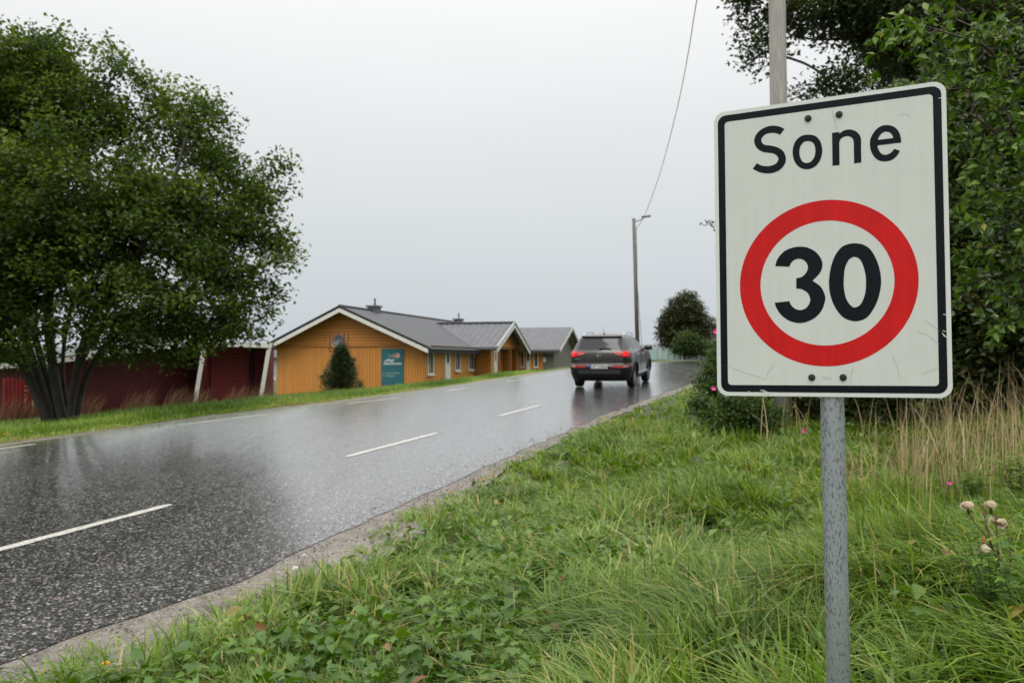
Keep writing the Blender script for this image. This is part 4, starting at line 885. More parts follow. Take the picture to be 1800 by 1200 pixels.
# satellite dish on the gable
dx = gx(593, -.5); DZ = at(0, 598, 42.9).z
dish = empty("satellite_dish", (R0.x, R0.y, 0), -BETA, label="grey satellite dish on a bent bracket on the ochre gable", cat="satellite dish")
m = MB(); Mx = Matrix.Translation((dx, -.42, DZ)) @ Matrix.Rotation(math.radians(76), 4, 'X') @ Matrix.Rotation(math.radians(8), 4, 'Y')
m.lathe([(.001, -.075), (.12, -.07), (.22, -.045), (.29, -.01), (.30, .0), (.285, .0), (.2, -.035), (.001, -.06)], 28, Mx); m.build("reflector", simple("dish_grey", (.055, .06, .07), .45), dish, smooth=True)
m = MB(); m.tube([(dx - .05, -.40, DZ - .25), (dx - .12, -.55, DZ - .36), (dx - .35, -.35, DZ - .34), (dx - .42, -.05, DZ - .12)], .035, 8); m.tube([(dx, -.38, DZ), (dx, -.05, DZ)], .03, 8); m.build("bracket", simple("pinkish_metal", (.45, .33, .28), .5), dish)
PW = simple("pinkish_wood", (.40, .25, .18), .6)
for pxx, z1 in ((577, .48), (602.5, .45), (609.5, .45)):
    xx = gx(pxx, -.1); m = MB(); m.box(xx - .035, xx + .035, -.12, -.055, DZ - .38, DZ + z1 - .05); m.build("wall_batten", PW, HB)

# pale house glimpsed between shed and ochre gable, and one behind the big tree
def small_house(name, label, px0, px1, ztop, D, base, mat, roofmat, win=()):
    a_ = at(px0, 630, D); b_ = at(px1, 630, D); w_ = b_.x - a_.x; g = base
    r_ = empty(name, (a_.x, D, g), label=label, cat="house")
    m = MB(); m.box(0, w_, 0, 5, 0, ztop - g); m.build("wall", mat, r_)
    m = MB(); m.prism([(-.4, ztop - g - .1), (5.4, ztop - g - .1), (2.5, ztop - g + 1.1)], 'x', -.3, w_ + .3); m.build("roof", roofmat, r_)
    for x0, x1, z0, z1 in win:
        mm = MB(); mm.box(x0, x1, -.06, -.002, z0, z1); o = mm.build("window", WPAINT, r_); mm = MB(); mm.box(x0 + .1, x1 - .1, -.07, -.0605, z0 + .1, z1 - .1); mm.build("pane", GLASS, o)
    return r_
small_house("outbuilding", "pale grey outbuilding glimpsed between red shed and ochre gable", 462, 500, 1.95, 62, -.6, simple("pale_render", (.36, .38, .40), .7), TILE_MAIN, [(.4, 1.0, 0.2, .9)])
small_house("white_house", "pale house half hidden by the big broadleaf tree", 225, 282, 4.0, 58, -1.5, simple("pale_paint", (.42, .45, .40), .6), simple("pale_roof", (.3, .31, .3), .5), [(1.5, 2.0, 3.4, 4.6), (.4, .9, 3.4, 4.6)])
# dark modern building behind the sign edge
b_ = at(1243, 560, 75); m = MB(); MBD = empty("office_building", (b_.x, 75, 0), label="dark glazed building with a pale roof edge behind the rose bush", cat="building")
m.box(0, 14, 0, 10, 0, b_.z - .6); m.build("wall", simple("dark_facade", (.03, .033, .04), .3), MBD)
m = MB(); m.box(-.4, 14.4, -.6, 10.4, b_.z - .599, b_.z + .1); m.build("roof", simple("roof_edge", (.42, .43, .43), .5), MBD)
m = MB()
for k in range(3): m.box(-.05, 14, -.12, -.01, 1.0 + k * 1.25, 1.12 + k * 1.25)
for k in range(8): m.box(.3 + k * 1.7, .38 + k * 1.7, -.10, -.012, 0, b_.z - .61)
m.build("facade_strip", simple("facade_strip", (.25, .26, .27), .4), MBD)

# ------------------------------------------------------------------ red shed with leaning fins
shed = empty("open_shed", (0, 0, 0), label="dark red open-fronted shed with white roof edge and leaning white posts", cat="shed")
D2, D1, D0 = 30.5, 29.5, 25.0
def gz_(p, dz=0): return Vector((p.x, p.y, float(hgt(p.x, p.y)) + dz))
T2 = at(478, 604, D2); T1 = at(345, 600, D1); T0 = at(60, 634, 25.2)
back = Vector((-.25, 1, 0)).normalized() * 2.6
def quad_slab(name, pts, th, mat, parent):
    vs = [Vector(p) for p in pts]; lo = [v - Vector((0, 0, th)) for v in vs]
    m = MB(); m.add(vs + lo, [(0, 1, 2, 3), (7, 6, 5, 4), (0, 4, 5, 1), (1, 5, 6, 2), (2, 6, 7, 3), (3, 7, 4, 0)]); return m.build(name, mat, parent)
quad_slab("roof", [T2 + back * 1.0 + Vector((0, 0, -.05)), T1 + back + Vector((0, 0, -.05)), T1 + Vector((0, .05, .0)), T2 + Vector((0, .05, 0))], .1, DGUT, shed)
quad_slab("roof", [T1 + back + Vector((-.01, 0, -.05)), T0 + back + Vector((0, 0, -.05)), T0 + Vector((0, .05, 0)), T1 + Vector((-.01, .05, 0))], .1, DGUT, shed)
def fascia(a_, b_, h_, name="fascia", t=.045, par=shed, mat=WPAINT):
    d = (b_ - a_).normalized(); n_ = Vector((d.y, -d.x, 0)) * t
    vs = [a_, b_, b_ - Vector((0, 0, h_)), a_ - Vector((0, 0, h_))]; m = MB()
    m.add(vs + [v + n_ for v in vs], [(0, 1, 2, 3), (7, 6, 5, 4), (0, 4, 5, 1), (1, 5, 6, 2), (2, 6, 7, 3), (3, 7, 4, 0)]); return m.build(name, mat, par)
up = Vector((0, 0, .03)); fascia(T1 + up + Vector((-.03, 0, 0)), T2 + up, .19); fascia(T0 + up, T1 + up + Vector((-.032, 0, 0)), .19)
fwd = back.normalized()
def drop(p, dz=-.3): return Vector((p.x, p.y, float(hgt(p.x, p.y)) + dz))
# back walls
a_, b_ = T1 + fwd * 1.5, T2 + fwd * 1.5
m = MB(); m.add([drop(a_), drop(b_), b_ - Vector((0, 0, .12)), a_ - Vector((0, 0, .12))] + [drop(a_) + fwd * .1, drop(b_) + fwd * .1, b_ - Vector((0, 0, .12)) + fwd * .1, a_ - Vector((0, 0, .12)) + fwd * .1], [(0, 1, 2, 3), (7, 6, 5, 4), (3, 2, 6, 7), (1, 5, 6, 2), (0, 3, 7, 4)]); m.build("wall", REDH, shed)
a_, b_ = T0 + fwd * 1.6, T1 + fwd * 1.62
m = MB(); m.add([drop(a_), drop(b_), b_ - Vector((0, 0, .12)), a_ - Vector((0, 0, .12))], [(0, 1, 2, 3)]); m.build("wall", REDV, shed)
def fin(T, base_px, Dd, both=True):
    """side wall whose front edge leans: top reaches forward to the roof edge"""
    bt = at(base_px, 700, Dd); bt = drop(Vector((bt.x, bt.y, 0)), -.15); tp_ = T - Vector((0, 0, .16)); bk = T + fwd * 1.5 - Vector((0, 0, .16)); bb = drop(T + fwd * 1.5)
    n_ = Vector((1, .25, 0)).normalized() * .06
    m = MB(); vs = [bt, tp_, bk, bb]; m.add([v - n_ for v in vs] + [v + n_ for v in vs], [(0, 1, 2, 3), (7, 6, 5, 4), (0, 4, 5, 1), (1, 5, 6, 2), (2, 6, 7, 3), (3, 7, 4, 0)]); m.build("side_wall", REDV, shed)
    m = MB(); f_ = -fwd * .03; vs = [bt - n_ * 1.25 + f_, bt + n_ * 1.25 + f_, tp_ + n_ * 1.25 + f_, tp_ - n_ * 1.25 + f_]; vs2 = [v - fwd * .04 for v in vs]
    m.add(vs + vs2, [(0, 1, 2, 3), (7, 6, 5, 4), (0, 4, 5, 1), (1, 5, 6, 2), (2, 6, 7, 3), (3, 7, 4, 0)]); m.build("post_board", WPAINT, shed)
fin(at(473, 604, D2), 456, D2); fin(at(359, 602, D1), 341, D1)
pc = T1.lerp(T2, .70) + fwd * 1.3; m = MB(); m.box(-.06, .06, -.06, .06, -.2, 2.3, Matrix.Translation(drop(pc, 0))); m.build("post", DARKWOOD, shed)
# small roof at far left and the picket fence
l0, l1 = at(-60, 643, 25), at(32, 637, 25); 
lean = empty("lean_to_shed", (0, 0, 0), label="low dark shed with a white roof edge at the far left", cat="shed")
fascia(l0, l1, .16, par=lean); quad_slab("roof", [l1 + back, l0 + back, l0, l1], .08, DGUT, lean)
m = MB(); m.add([drop(l0 + fwd * .4), drop(l1 + fwd * .4), l1 + fwd * .4 - Vector((0, 0, .1)), l0 + fwd * .4 - Vector((0, 0, .1))], [(0, 1, 2, 3)]); m.build("wall", REDV, lean)
fence = empty("picket_fence", (0, 0, 0), label="red upright board fence left of the large tree trunk", cat="fence")
REDP = simple("red_fence_paint", (.36, .020, .018), .5, 0, .3, 5)
f0, f1 = at(8, 700, 23.6), at(100, 700, 24.2); nb = 15
for k in range(nb):
    p = f0.lerp(f1, k / (nb - 1)); p = drop(p, -.05); m = MB(); h_ = at(0, 664, p.y).z - p.z + random.uniform(-.05, .05); m.box(-.042, .042, -.012, .012, 0, h_, Matrix.Translation(p) @ Matrix.Rotation(random.uniform(-.02, .02), 4, 'Y')); m.build("board", REDP, fence)
for hh in (.35, 1.0):
    m = MB(); a_, b_ = drop(f0, hh) + Vector((0, .035, 0)), drop(f1, hh) + Vector((0, .035, 0)); m.tube([a_, b_], .03, 4); m.build("rail", REDP, fence)

# ------------------------------------------------------------------ poles and wire
OLDW = simple("weathered_wood", (.36, .335, .30), .75, 0, .32, 5, .6, 40, stretch=(14, 14, .5))
pb = Vector((*[4.63, 13.6], 0)); pb.z = float(hgt(pb.x, pb.y)) - .1
pole = empty("utility_pole", pb, label="thick weathered grey wooden pole standing behind the zone sign", cat="utility pole")
tpx = at(1364.5, -130, 13.6); dxy = tpx.x - pb.x
b1 = at(1377, 755, 13.6); t1 = at(1366, 0, 13.6)
m = MB(); m.tube([(b1.x - pb.x, 0, 0), ((b1.x + t1.x) / 2 - pb.x, 0, 3.5), (t1.x - pb.x, 0, t1.z - pb.z), (t1.x - pb.x - .02, 0, 9.0)], [.150, .146, .140, .125], 24); m.build("shaft", OLDW, pole, smooth=True)
m = MB(); m.lathe([(.128, 9.0), (.14, 9.02), (.10, 9.08), (.001, 9.10)], 20, Matrix.Translation((t1.x - pb.x - .02, 0, 0))); m.build("cap", DGUT, pole)
lp = at(1120.5, 600, 41); lg = float(hgt(lp.x, lp.y)); lt = at(1114, 384, 41)
lamp = empty("street_lamp", (lp.x, lp.y, lg - .1), label="slim grey wooden street lamp pole rising behind the car", cat="street lamp")
topv = Vector((lt.x - lp.x, 0, lt.z - lg + .1)); m = MB(); m.tube([(.03, 0, 0), topv], [.115, .085], 12); m.build("shaft", simple("lamp_pole_wood", (.13, .125, .10), .75, 0, .25, 5, .3), lamp, smooth=True)
he = at(1141, 381, 40.4) - Vector((lp.x, lp.y, lg - .1)); m = MB(); m.tube([topv + Vector((0, 0, -.18)), topv.lerp(he, .5) + Vector((0, 0, -.12)), he + Vector((-.35, 0, -.03))], .022, 8); m.build("arm", DGUT, lamp)
m = MB(); Mh = Matrix.Translation(he + Vector((-.2, 0, 0))) @ Matrix.Rotation(math.radians(-8), 4, 'Y'); m.box(-.18, .28, -.08, .08, -.045, .05, Mh); m.build("lamp_head", simple("lamp_head_grey", (.14, .15, .16), .5), lamp, bevel=.02)
m = MB(); m.tube([topv + Vector((.12, -.1, -.45)), topv + Vector((.16, -.1, -3.5)), Vector((.26, -.1, .3))], .012, 5); m.build("cable", DGUT, lamp)
# overhead wire from the lamp pole to the near pole
wa = at(1119, 400, 41); 
pts = []
key = [(1119, 401, 41), (1133, 379, 38.6), (1160, 305, 32), (1190, 192, 25), (1210, 92, 20.5), (1225, 0, 17.6), (1262, -190, 15)]
kp = [np.array(at(*k)) for k in key] + [np.array([t1.x - .05, 13.45, pb.z + 8.9])]
m = MB(); m.tube([Vector(p) for p in cr(kp, 8)], .011, 6); tag(m.build("overhead_wire", simple("wire_grey", (.10, .10, .10), .5), None), "thin grey overhead wire rising from the street lamp pole", "wire")

# ------------------------------------------------------------------ teal hoarding, distant hill and trees
m = MB(); hf = empty("hoarding", (0, 0, 0), label="pale teal hoarding beyond the bend right of the car", cat="fence")
a_, b_ = at(1128, 622, 58), at(1197, 626, 52)
for i in range(7):
    p0, p1 = a_.lerp(b_, i / 7), a_.lerp(b_, (i + 1) / 7); z0 = 0.8; zt0 = at(0, 613.5, p0.y).z; zt1 = at(0, 613.5, p1.y).z
    m.add([(p0.x, p0.y, z0), (p1.x, p1.y, z0), (p1.x, p1.y, zt1), (p0.x, p0.y, zt0)], [(0, 1, 2, 3)])
m.build("panel", simple("teal_hoarding_paint", (.38, .52, .48), .5, 0, .10, 1), hf)
m = MB()
for i in range(8):
    p0 = a_.lerp(b_, i / 7) + Vector((0, .06, 0)); m.box(-.05, .05, -.02, .03, .5, at(0, 612.5, p0.y).z, Matrix.Translation((p0.x, p0.y, 0)))
m.build("post", simple("hoarding_post", (.3, .38, .36), .5), hf)
def hill(name, D, prof, mat):
    V = []; 
    for px, py in prof: p = at(px, py, D); V.append((p.x, D, p.z))
    n = len(V); vs = V + [(x * 1.04, y * 1.25, z * .9) for x, y, z in V] + [(x, y * .9, -12) for x, y, z in V]
    m = MB(); m.add(vs, [(i, i + 1, n + i + 1, n + i) for i in range(n - 1)] + [(2 * n + i, 2 * n + i + 1, i + 1, i) for i in range(n - 1)]); o = m.build(name, mat, None, smooth=True); o["kind"] = "structure"; return o
hill("hills", 420, [(-900, 606), (-600, 600), (-300, 609), (0, 612), (200, 607), (420, 612), (600, 615), (800, 613), (1000, 612), (1100, 609), (1140, 605.5), (1165, 604), (1200, 606), (1300, 600), (1500, 596), (1800, 590), (2400, 585), (3000, 595)], simple("distant_land", (.14, .16, .15), .95, 0, .25, .05))
for i, (px, D, h_, r_, lab) in enumerate(((-60, 44, 3.6, 2.0, "dense tree behind the lean-to at the left edge"), (25, 46, 2.4, 1.3, "low bushy tree seen past the lean-to"), (400, 70, 2.2, 1.2, "small tree behind the red shed roof"))):
    p = at(px, 630, D); g = float(hgt(p.x, p.y)); c = (p.x, p.y, g + h_ * .6)
    make_tree("background_tree", lab, [[(p.x, p.y, g - .2), (p.x, p.y, g + h_ * .4), (p.x, p.y, g + h_ * .8)]], [((c[0] + dx_ * r_, c[1], c[2] + dz * r_), r_ * .75) for dx_, dz in ((0, .3), (-.7, -.1), (.7, -.1), (0, -.3))], 16, 14, .28, LF_FARG, spread=.3)
bush("shrub", "grassy green shrub right of the hoarding at the bend", [(P3(px, py, 46), r_) for px, py, r_ in ((1256, 622, .5), (1275, 610, .8), (1300, 615, .9))], 50, 14, .12, LF_FARG, spread=.12)

# ------------------------------------------------------------------ the car
def car():
    root = empty("parked_car", (0, 0, 0), label="dark brown off-road style car driving away with red tail lights on the wet road", cat="car")
    root.name = "car"
    BODY, nt, out = new_mat("brown_metallic"); L = nt.links.new
    p = N(nt, "ShaderNodeBsdfPrincipled", Roughness=.32, Metallic=.3); p.inputs["Base Color"].default_value = (.024, .019, .016, 1); p.inputs["Coat Weight"].default_value = .55; p.inputs["Coat Roughness"].default_value = .06
    no = N(nt, "ShaderNodeTexNoise", Scale=260.0, Detail=2.0); tc = N(nt, "ShaderNodeTexCoord"); L(tc.outputs["Object"], no.inputs["Vector"]); bu = N(nt, "ShaderNodeBump", Strength=.06, Distance=.002); L(no.outputs["Fac"], bu.inputs["Height"]); L(bu.outputs[0], p.inputs["Normal"]); L(p.outputs[0], out.inputs[0])
    BLK = simple("black_plastic", (.008, .008, .009), .55, 0, .2, 30, .1, spec=.25)
    TG = simple("tinted_glass", (.012, .015, .016), .06, 0, .1, 3, spec=.35)
    SIL = simple("silver_trim", (.55, .56, .57), .25, .8, .05); TYR = simple("tyre_rubber", (.012, .012, .012), .7, 0, .2, 20)
    RIM = simple("alloy", (.28, .28, .29), .3, .8, .1); 
    def lampm(name, col, em):
        m, nt, out = new_mat(name); p = N(nt, "ShaderNodeBsdfPrincipled", Roughness=.12); p.inputs["Base Color"].default_value = (*col, 1); p.inputs["Emission Color"].default_value = (*col, 1); p.inputs["Emission Strength"].default_value = em; nt.links.new(p.outputs[0], out.inputs[0]); return m
    RL = lampm("tail_lamp_red", (.40, .006, .010), .10); RLB = lampm("tail_lamp_lit", (.75, .010, .016), .28); CLR = simple("clear_lens", (.40, .22, .22), .2); RFL = simple("reflector_red", (.32, .015, .015), .2)
    # horizontal slices: z, rear y, front y, half width, corner radius
    SL = np.array([(.22, .22, 4.22, .78, .22), (.30, .08, 4.36, .87, .28), (.42, .02, 4.43, .905, .30), (.55, .0, 4.44, .92, .30), (.64, .0, 4.44, .925, .30), (.69, .015, 4.43, .925, .30), (.715, .06, 4.42, .923, .28), (.74, .075, 4.40, .922, .27),
                   (.85, .07, 4.34, .922, .25), (.95, .075, 4.22, .915, .24), (1.02, .09, 3.95, .905, .24), (1.07, .11, 3.60, .885, .24), (1.11, .135, 3.32, .855, .24), (1.14, .155, 3.22, .835, .23), (1.25, .23, 2.98, .79, .21), (1.36, .305, 2.72, .74, .20), (1.46, .37, 2.46, .69, .19), (1.52, .41, 2.28, .655, .2), (1.555, .50, 2.05, .60, .22), (1.575, .70, 1.85, .48, .25)])
    f = lambda z, k: float(np.interp(z, SL[:, 0], SL[:, k]))
    def rear_y(x, z):
        w_, r_ = f(z, 3), f(z, 4); y = f(z, 1) + .05 * (x / w_) ** 2; d = abs(x) - (w_ - r_)
        return y + (r_ - math.sqrt(max(r_ * r_ - d * d, 0)) if d > 0 else 0)
    def side_x(y, z):
        w_, r_ = f(z, 3), f(z, 4); yr, yf = f(z, 1) + .05, f(z, 2); x = w_ - .02 * ((y - 2.2) / 2.2) ** 2
        if y < yr + r_: d = yr + r_ - y; x -= r_ - math.sqrt(max(r_ * r_ - d * d, 0))
        if y > yf - .5: d = min(y - (yf - .5), .5); x -= .45 * (1 - math.sqrt(max(1 - (d / .5) ** 2, 0)))
        return x
    # body shell: side / rear / front grids on every slice, shared outline
    zs = np.unique(np.concatenate([SL[:, 0], np.linspace(.22, 1.14, 16)])); 
    ysm = np.linspace(0, 1, 60)
    rows = []
    for z in zs:
        yr, yf, w_, r_ = (f(z, k) for k in (1, 2, 3, 4)); row = []
        for x in np.linspace(0, w_ - r_ * .02, 14): row.append((x, rear_y(x, z), z))
        y0 = row[-1][1]
        for t in ysm[1:]:
            y = y0 + (yf - y0) * t; row.append((side_x(y, z), y, z))
        xe = row[-1][0]
        for t in np.linspace(1, 0, 8)[1:]: row.append((xe * t, yf + .05 * (1 - t * t), z))
        rows.append(row)
    def in_arch(c):
        return any(math.hypot(c[1] - ya, c[2] - .36) < .405 for ya in (.93, 3.57)) and abs(c[0]) > .6 and .2 < c[1] < 4.2
    m = MB(); lo = MB()
    for sgn in (1, -1):
        R_ = [[(x * sgn, y, z) for x, y, z in row] for row in rows]
        for i in range(len(R_) - 1):
            for j in range(len(R_[0]) - 1):
                q = [R_[i][j], R_[i][j + 1], R_[i + 1][j + 1], R_[i + 1][j]]; c = np.mean(q, 0)
                if in_arch(c): continue
                if sgn < 0: q = q[::-1]
                low = c[2] < (.665 if (c[1] < .35 and abs(c[0]) < .95) else .40)
                (lo if low else m).add(q, [(0, 1, 2, 3)])
        top = R_[-1]
        for j in range(len(top) - 1):
            q = [top[j], top[j + 1], (0, top[j + 1][1], 1.598), (0, top[j][1], 1.598)]; 
            if j < 13 or j > 71: q = [top[j], top[j + 1], (0, 1.0 if j < 13 else 1.6, 1.60)]
            m.add(q if sgn > 0 else q[::-1], [tuple(range(len(q)))])
    def weld(mb):
        bm = bmesh.new(); vs = [bm.verts.new(v) for v in mb.v]
        for fc in mb.f:
            try: bm.faces.new([vs[i] for i in fc])
            except Exception: pass
        bmesh.ops.remove_doubles(bm, verts=bm.verts, dist=.0008); bmesh.ops.dissolve_degenerate(bm, edges=bm.edges, dist=.0005); bmesh.ops.recalc_face_normals(bm, faces=bm.faces); return bm
    def from_bm(name, bm, mat, parent):
        me = bpy.data.meshes.new(name); bm.to_mesh(me); bm.free(); me.materials.append(mat); me.polygons.foreach_set("use_smooth", [True] * len(me.polygons)); o = bpy.data.objects.new(name, me); return link(o, parent)
    bo = from_bm("body", weld(m), BODY, root); from_bm("bumper", weld(lo), BLK, root)
    m = MB(); m.box(-.80, .80, .30, 4.1, .24, .95); m.build("underbody", BLK, root)
    # arches, wheels
    for ya in (.93, 3.57):
        for sgn in (1, -1):
            pts = []; 
            for k in range(21):
                a_ = math.radians(-14 + 208 * k / 20); yy, zz = ya + .415 * math.cos(a_), .36 + .415 * math.sin(a_); pts.append((sgn * (side_x(yy, max(zz, .3)) + .004), yy, zz))
            mm = MB(); mm.tube(pts, .032, 8); mm.build("wheel_arch", BLK, root, smooth=True)
            mm = MB(); Mw = Matrix.Translation((sgn * .79, ya, .352)) @ Matrix.Rotation(PI / 2 * sgn, 4, 'Y')
            wh = empty("wheel", (0, 0, 0)); wh.parent = root
            mm.lathe([(.235, -.10), (.30, -.112), (.345, -.095), (.352, -.05), (.352, .05), (.345, .095), (.30, .112), (.235, .10), (.235, -.10)], 36, Mw); mm.build("tyre", TYR, wh, smooth=True)
            mm = MB(); mm.lathe([(.237, .10), (.232, .07), (.215, .06), (.215, -.1)], 32, Mw)
            for k in range(10):
                a_ = 2 * PI * k / 10 + (.12 if k % 2 else -.12); mm.box(.04, .225, -.016, .016, .055, .085, Mw @ Matrix.Rotation(a_, 4, 'Z'))
            mm.lathe([(.06, .06), (.055, .095), (.001, .098)], 16, Mw); mm.build("rim", RIM, wh)
            mm = MB(); mm.lathe([(.001, .02), (.2, .02), (.2, .03), (.001, .03)], 24, Mw); mm.build("brake_disc", BLK, wh)
    # glass
    def patch(name, fn, us, vs_, mat, off=.004, par=root, both=True, smooth=True):
        P = [[fn(u, v, off) for u in us] for v in vs_]; mm = MB(); mm.grid(P); return mm.build(name, mat, par, smooth=smooth)
    rearf = lambda x, z, o: (x, rear_y(x, z) - o, z)
    # rear window narrows slightly at the bottom corners
    P = []
    for v in np.linspace(0, 1, 9):
        z = 1.135 + .325 * v; wx = .655 + .0 * v - .06 * v + (.03 * v if v > .5 else 0); wx = min(wx, f(z, 3) - .075)
        if v == 0: wx *= .93
        P.append([rearf(x, z + .012 * (x / .65) ** 2 * (1 - v), .006) for x in np.linspace(-wx, wx, 21)])
    mm = MB(); mm.grid(P); rg = mm.build("rear_window", TG, root, smooth=True)
    for sgn in (1, -1):
        def sf(y, z, o): return (sgn * (side_x(y, z) + o), y, z)
        def side_glass(name, ya0, ya1, yb0, yb1, z0, z1):
            P = []
            for v in np.linspace(0, 1, 6):
                z = z0 + (z1 - z0) * v; a0 = ya0 + (ya1 - ya0) * v; b0 = yb0 + (yb1 - yb0) * v; P.append([sf(y, z, .006) for y in np.linspace(a0, b0, 12)])
            mm = MB(); mm.grid(P); mm.build(name, TG, root, smooth=True)
        side_glass("side_window", .62, .78, .98, 1.02, 1.19, 1.44); side_glass("side_window", 1.03, 1.07, 1.88, 1.84, 1.145, 1.475); side_glass("side_window", 1.94, 1.90, 2.98, 2.42, 1.14, 1.47)
        # window belt trim, door lines, handles, sill
        mm = MB(); mm.tube([sf(y, 1.125, .006) for y in np.linspace(.62, 3.0, 14)], .009, 6); mm.build("belt_trim", SIL, root)
        for yy in (1.0, 1.93, 3.02): mm = MB(); mm.tube([sf(yy + (.10 if yy < 1.2 and z < .7 else 0), z, .0005) for z in np.linspace(.42, 1.10, 9)], .005, 5); mm.build("door_gap", BLK, root)
        for yy in (1.22, 2.12): mm = MB(); mm.tube([sf(yy, .96, .012), sf(yy + .1, .965, .035), sf(yy + .2, .965, .02)], .013, 6); mm.build("door_handle", SIL, root)
        mm = MB(); mm.tube([sf(y, .40, .0) for y in np.linspace(1.38, 3.12, 8)], .035, 8); mm.build("sill", simple("sill_silver", (.30, .31, .33), .35, .5), root)
        # mirror
        mm = MB(); mm.lathe([(.001, -.13), (.06, -.12), (.085, -.06), (.09, 0), (.08, .07), (.05, .12), (.001, .13)], 14, Matrix.Translation((sgn * 1.0, 2.86, 1.13)) @ Matrix.Rotation(PI / 2, 4, 'Y') @ Matrix.Diagonal((1, .7, 1, 1))); mi = mm.build("mirror", BODY, root, smooth=True)
        mm = MB(); mm.tube([(sgn * .86, 2.9, 1.07), (sgn * .93, 2.88, 1.10)], .025, 8); mm.build("mirror_arm", BLK, mi)
        # roof rail
        mm = MB(); mm.tube([(sgn * .60, .72, 1.545), (sgn * .60, .84, 1.60), (sgn * .60, 1.1, 1.628), (sgn * .60, 1.7, 1.63), (sgn * .60, 2.1, 1.60), (sgn * .61, 2.22, 1.54)], .015, 8); mm.build("roof_rail", SIL, root, smooth=True)
        # tail lamps: wrap round the corner, pointed inwards
        P = []; xs = np.concatenate([np.linspace(.38, .70, 8), np.linspace(.74, f(1.0, 3) - .03, 9)])
        for v in np.linspace(0, 1, 6):
            row = []
            for x in xs:
                t = (x - .38) / (.9 - .38); zlo_ = 1.035 - .115 * min(t * 1.6, 1) ** .8; zhi = 1.045 + .045 * min(t * 1.5, 1); z = zlo_ + (zhi - zlo_) * v; xx = min(x, f(z, 3) - .012); row.append((sgn * xx, rear_y(xx, z) - .014, z))
            P.append(row)
        mm = MB(); mm.grid(P); tl = mm.build("tail_light", RL, root, smooth=True)
        so_ = tl.modifiers.new("solid", 'SOLIDIFY'); so_.thickness = .012; so_.offset = 0
        mm = MB(); P = [[(sgn * min(x, f(z, 3) - .012), rear_y(min(x, f(z, 3) - .012), z) - .023, z) for x in np.linspace(.70, .84, 8)] for z in np.linspace(.945, 1.065, 6)]; mm.grid(P); mm.build("lit_lens", RLB, tl, smooth=True)
        mm = MB(); P = [[(sgn * x, rear_y(x, z) - .022, z) for x in np.linspace(.47, .64, 6)] for z in np.linspace(.995, 1.025, 3)]; mm.grid(P); mm.build("clear_lens", CLR, tl, smooth=True)
        # low reflectors in the bumper
        P = [[(sgn * x, rear_y(x, z) - .010, z) for x in np.linspace(.40, .86, 12)] for z in np.linspace(.615, .685, 3)]; mm = MB(); mm.grid(P); rf = mm.build("bumper_reflector", RFL, root, smooth=True)
        mm = MB(); P = [[(sgn * x, rear_y(x, z) - .014, z) for x in np.linspace(.70, .82, 5)] for z in np.linspace(.63, .675, 3)]; mm.grid(P); mm.build("reversing_lens", CLR, rf, smooth=True)
    mm = MB(); mm.grid([[(x, rear_y(x, 1.49) - d, 1.49 + h) for x in np.linspace(-.60, .60, 15)] for d, h in ((-.06, .062), (.045, .040), (.055, .022), (-.01, .005))]); mm.build("spoiler", BODY, root, smooth=True)
    mm = MB(); mm.grid([[rearf(x, z, .008) for x in np.linspace(-.24, .24, 9)] for z in (.60, .70)]); mm.build("plate_recess", BLK, root)
    np_ = MB(); yy = rear_y(0, .65) - .014; np_.box(-.26, .26, yy - .010, yy, .595, .705); pl = np_.build("number_plate", simple("plate_white", (.68, .68, .64), .4), root)
    np_ = MB(); np_.box(-.258, -.215, yy - .0125, yy - .0105, .598, .702); np_.build("plate_band", simple("plate_blue", (.03, .08, .40), .4), pl)
    text_mesh("plate_text", "ST 53904", .10, (-.20, yy - .012, .614), (PI / 2, 0, 0), simple("plate_black", (.03, .03, .03), .5), pl, .001, .44)
    mm = MB(); disc(mm, 0, .975, .058, rear_y(0, .975) - .016, 28, 1.55); em = mm.build("emblem", simple("emblem_dark", (.05, .045, .04), .2, .6), root)
    mm = MB(); mm.tube([(1.5 * .052 * math.cos(a_), rear_y(0, .975) - .018, .975 + .05 * math.sin(a_)) for a_ in np.linspace(0, 2 * PI, 25)], .005, 6); mm.build("emblem_ring", SIL, em)
    mm = MB()
    for ox in (-.032, .028): mm.tube([(ox - .014, rear_y(0, .975) - .020, .95), (ox, rear_y(0, .975) - .020, 1.0), (ox + .014, rear_y(0, .975) - .020, .95)], .010, 5)
    mm.build("emblem_mark", SIL, em)
    text_mesh("badge", "SPORTAGE", .045, (-.74, rear_y(.7, .86) - .012, .85), (PI / 2, 0, -.12), SIL, root, 0, .17); text_mesh("badge", "GT", .04, (.60, rear_y(.62, .86) - .012, .85), (PI / 2, 0, .1), SIL, root)
    mm = MB(); mm.box(.0, .34, rear_y(0, 1.16) - .035, rear_y(0, 1.16) - .015, 1.155, 1.175); mm.lathe([(.03, 0), (.03, .03), (.001, .035)], 12, Matrix.Translation((0.02, rear_y(0, 1.14) - .0, 1.15)) @ Matrix.Rotation(PI / 2, 4, 'X')); mm.build("wiper", BLK, root)
    mm = MB(); mm.tube([(0, .80, 1.59), (0, .72, 1.80)], [.008, .003], 6); mm.lathe([(.03, 0), (.022, .025), (.001, .03)], 10, Matrix.Translation((0, .80, 1.585))); mm.build("aerial", BLK, root)
    mm = MB(); mm.grid([[rearf(x, z, .006) for x in np.linspace(-.62, .62, 15)] for z in (.44, .56)]); mm.build("diffuser", simple("diffuser_grey", (.03, .031, .034), .4), root)
    mm = MB(); mm.tube([(.45, .10, .30), (.45, .35, .30)], .035, 12); mm.tube([(0, .05, .33), (0, -.02, .33), (0, -.04, .38)], .02, 8); mm.build("exhaust", BLK, root)
    return root
CAR = car()
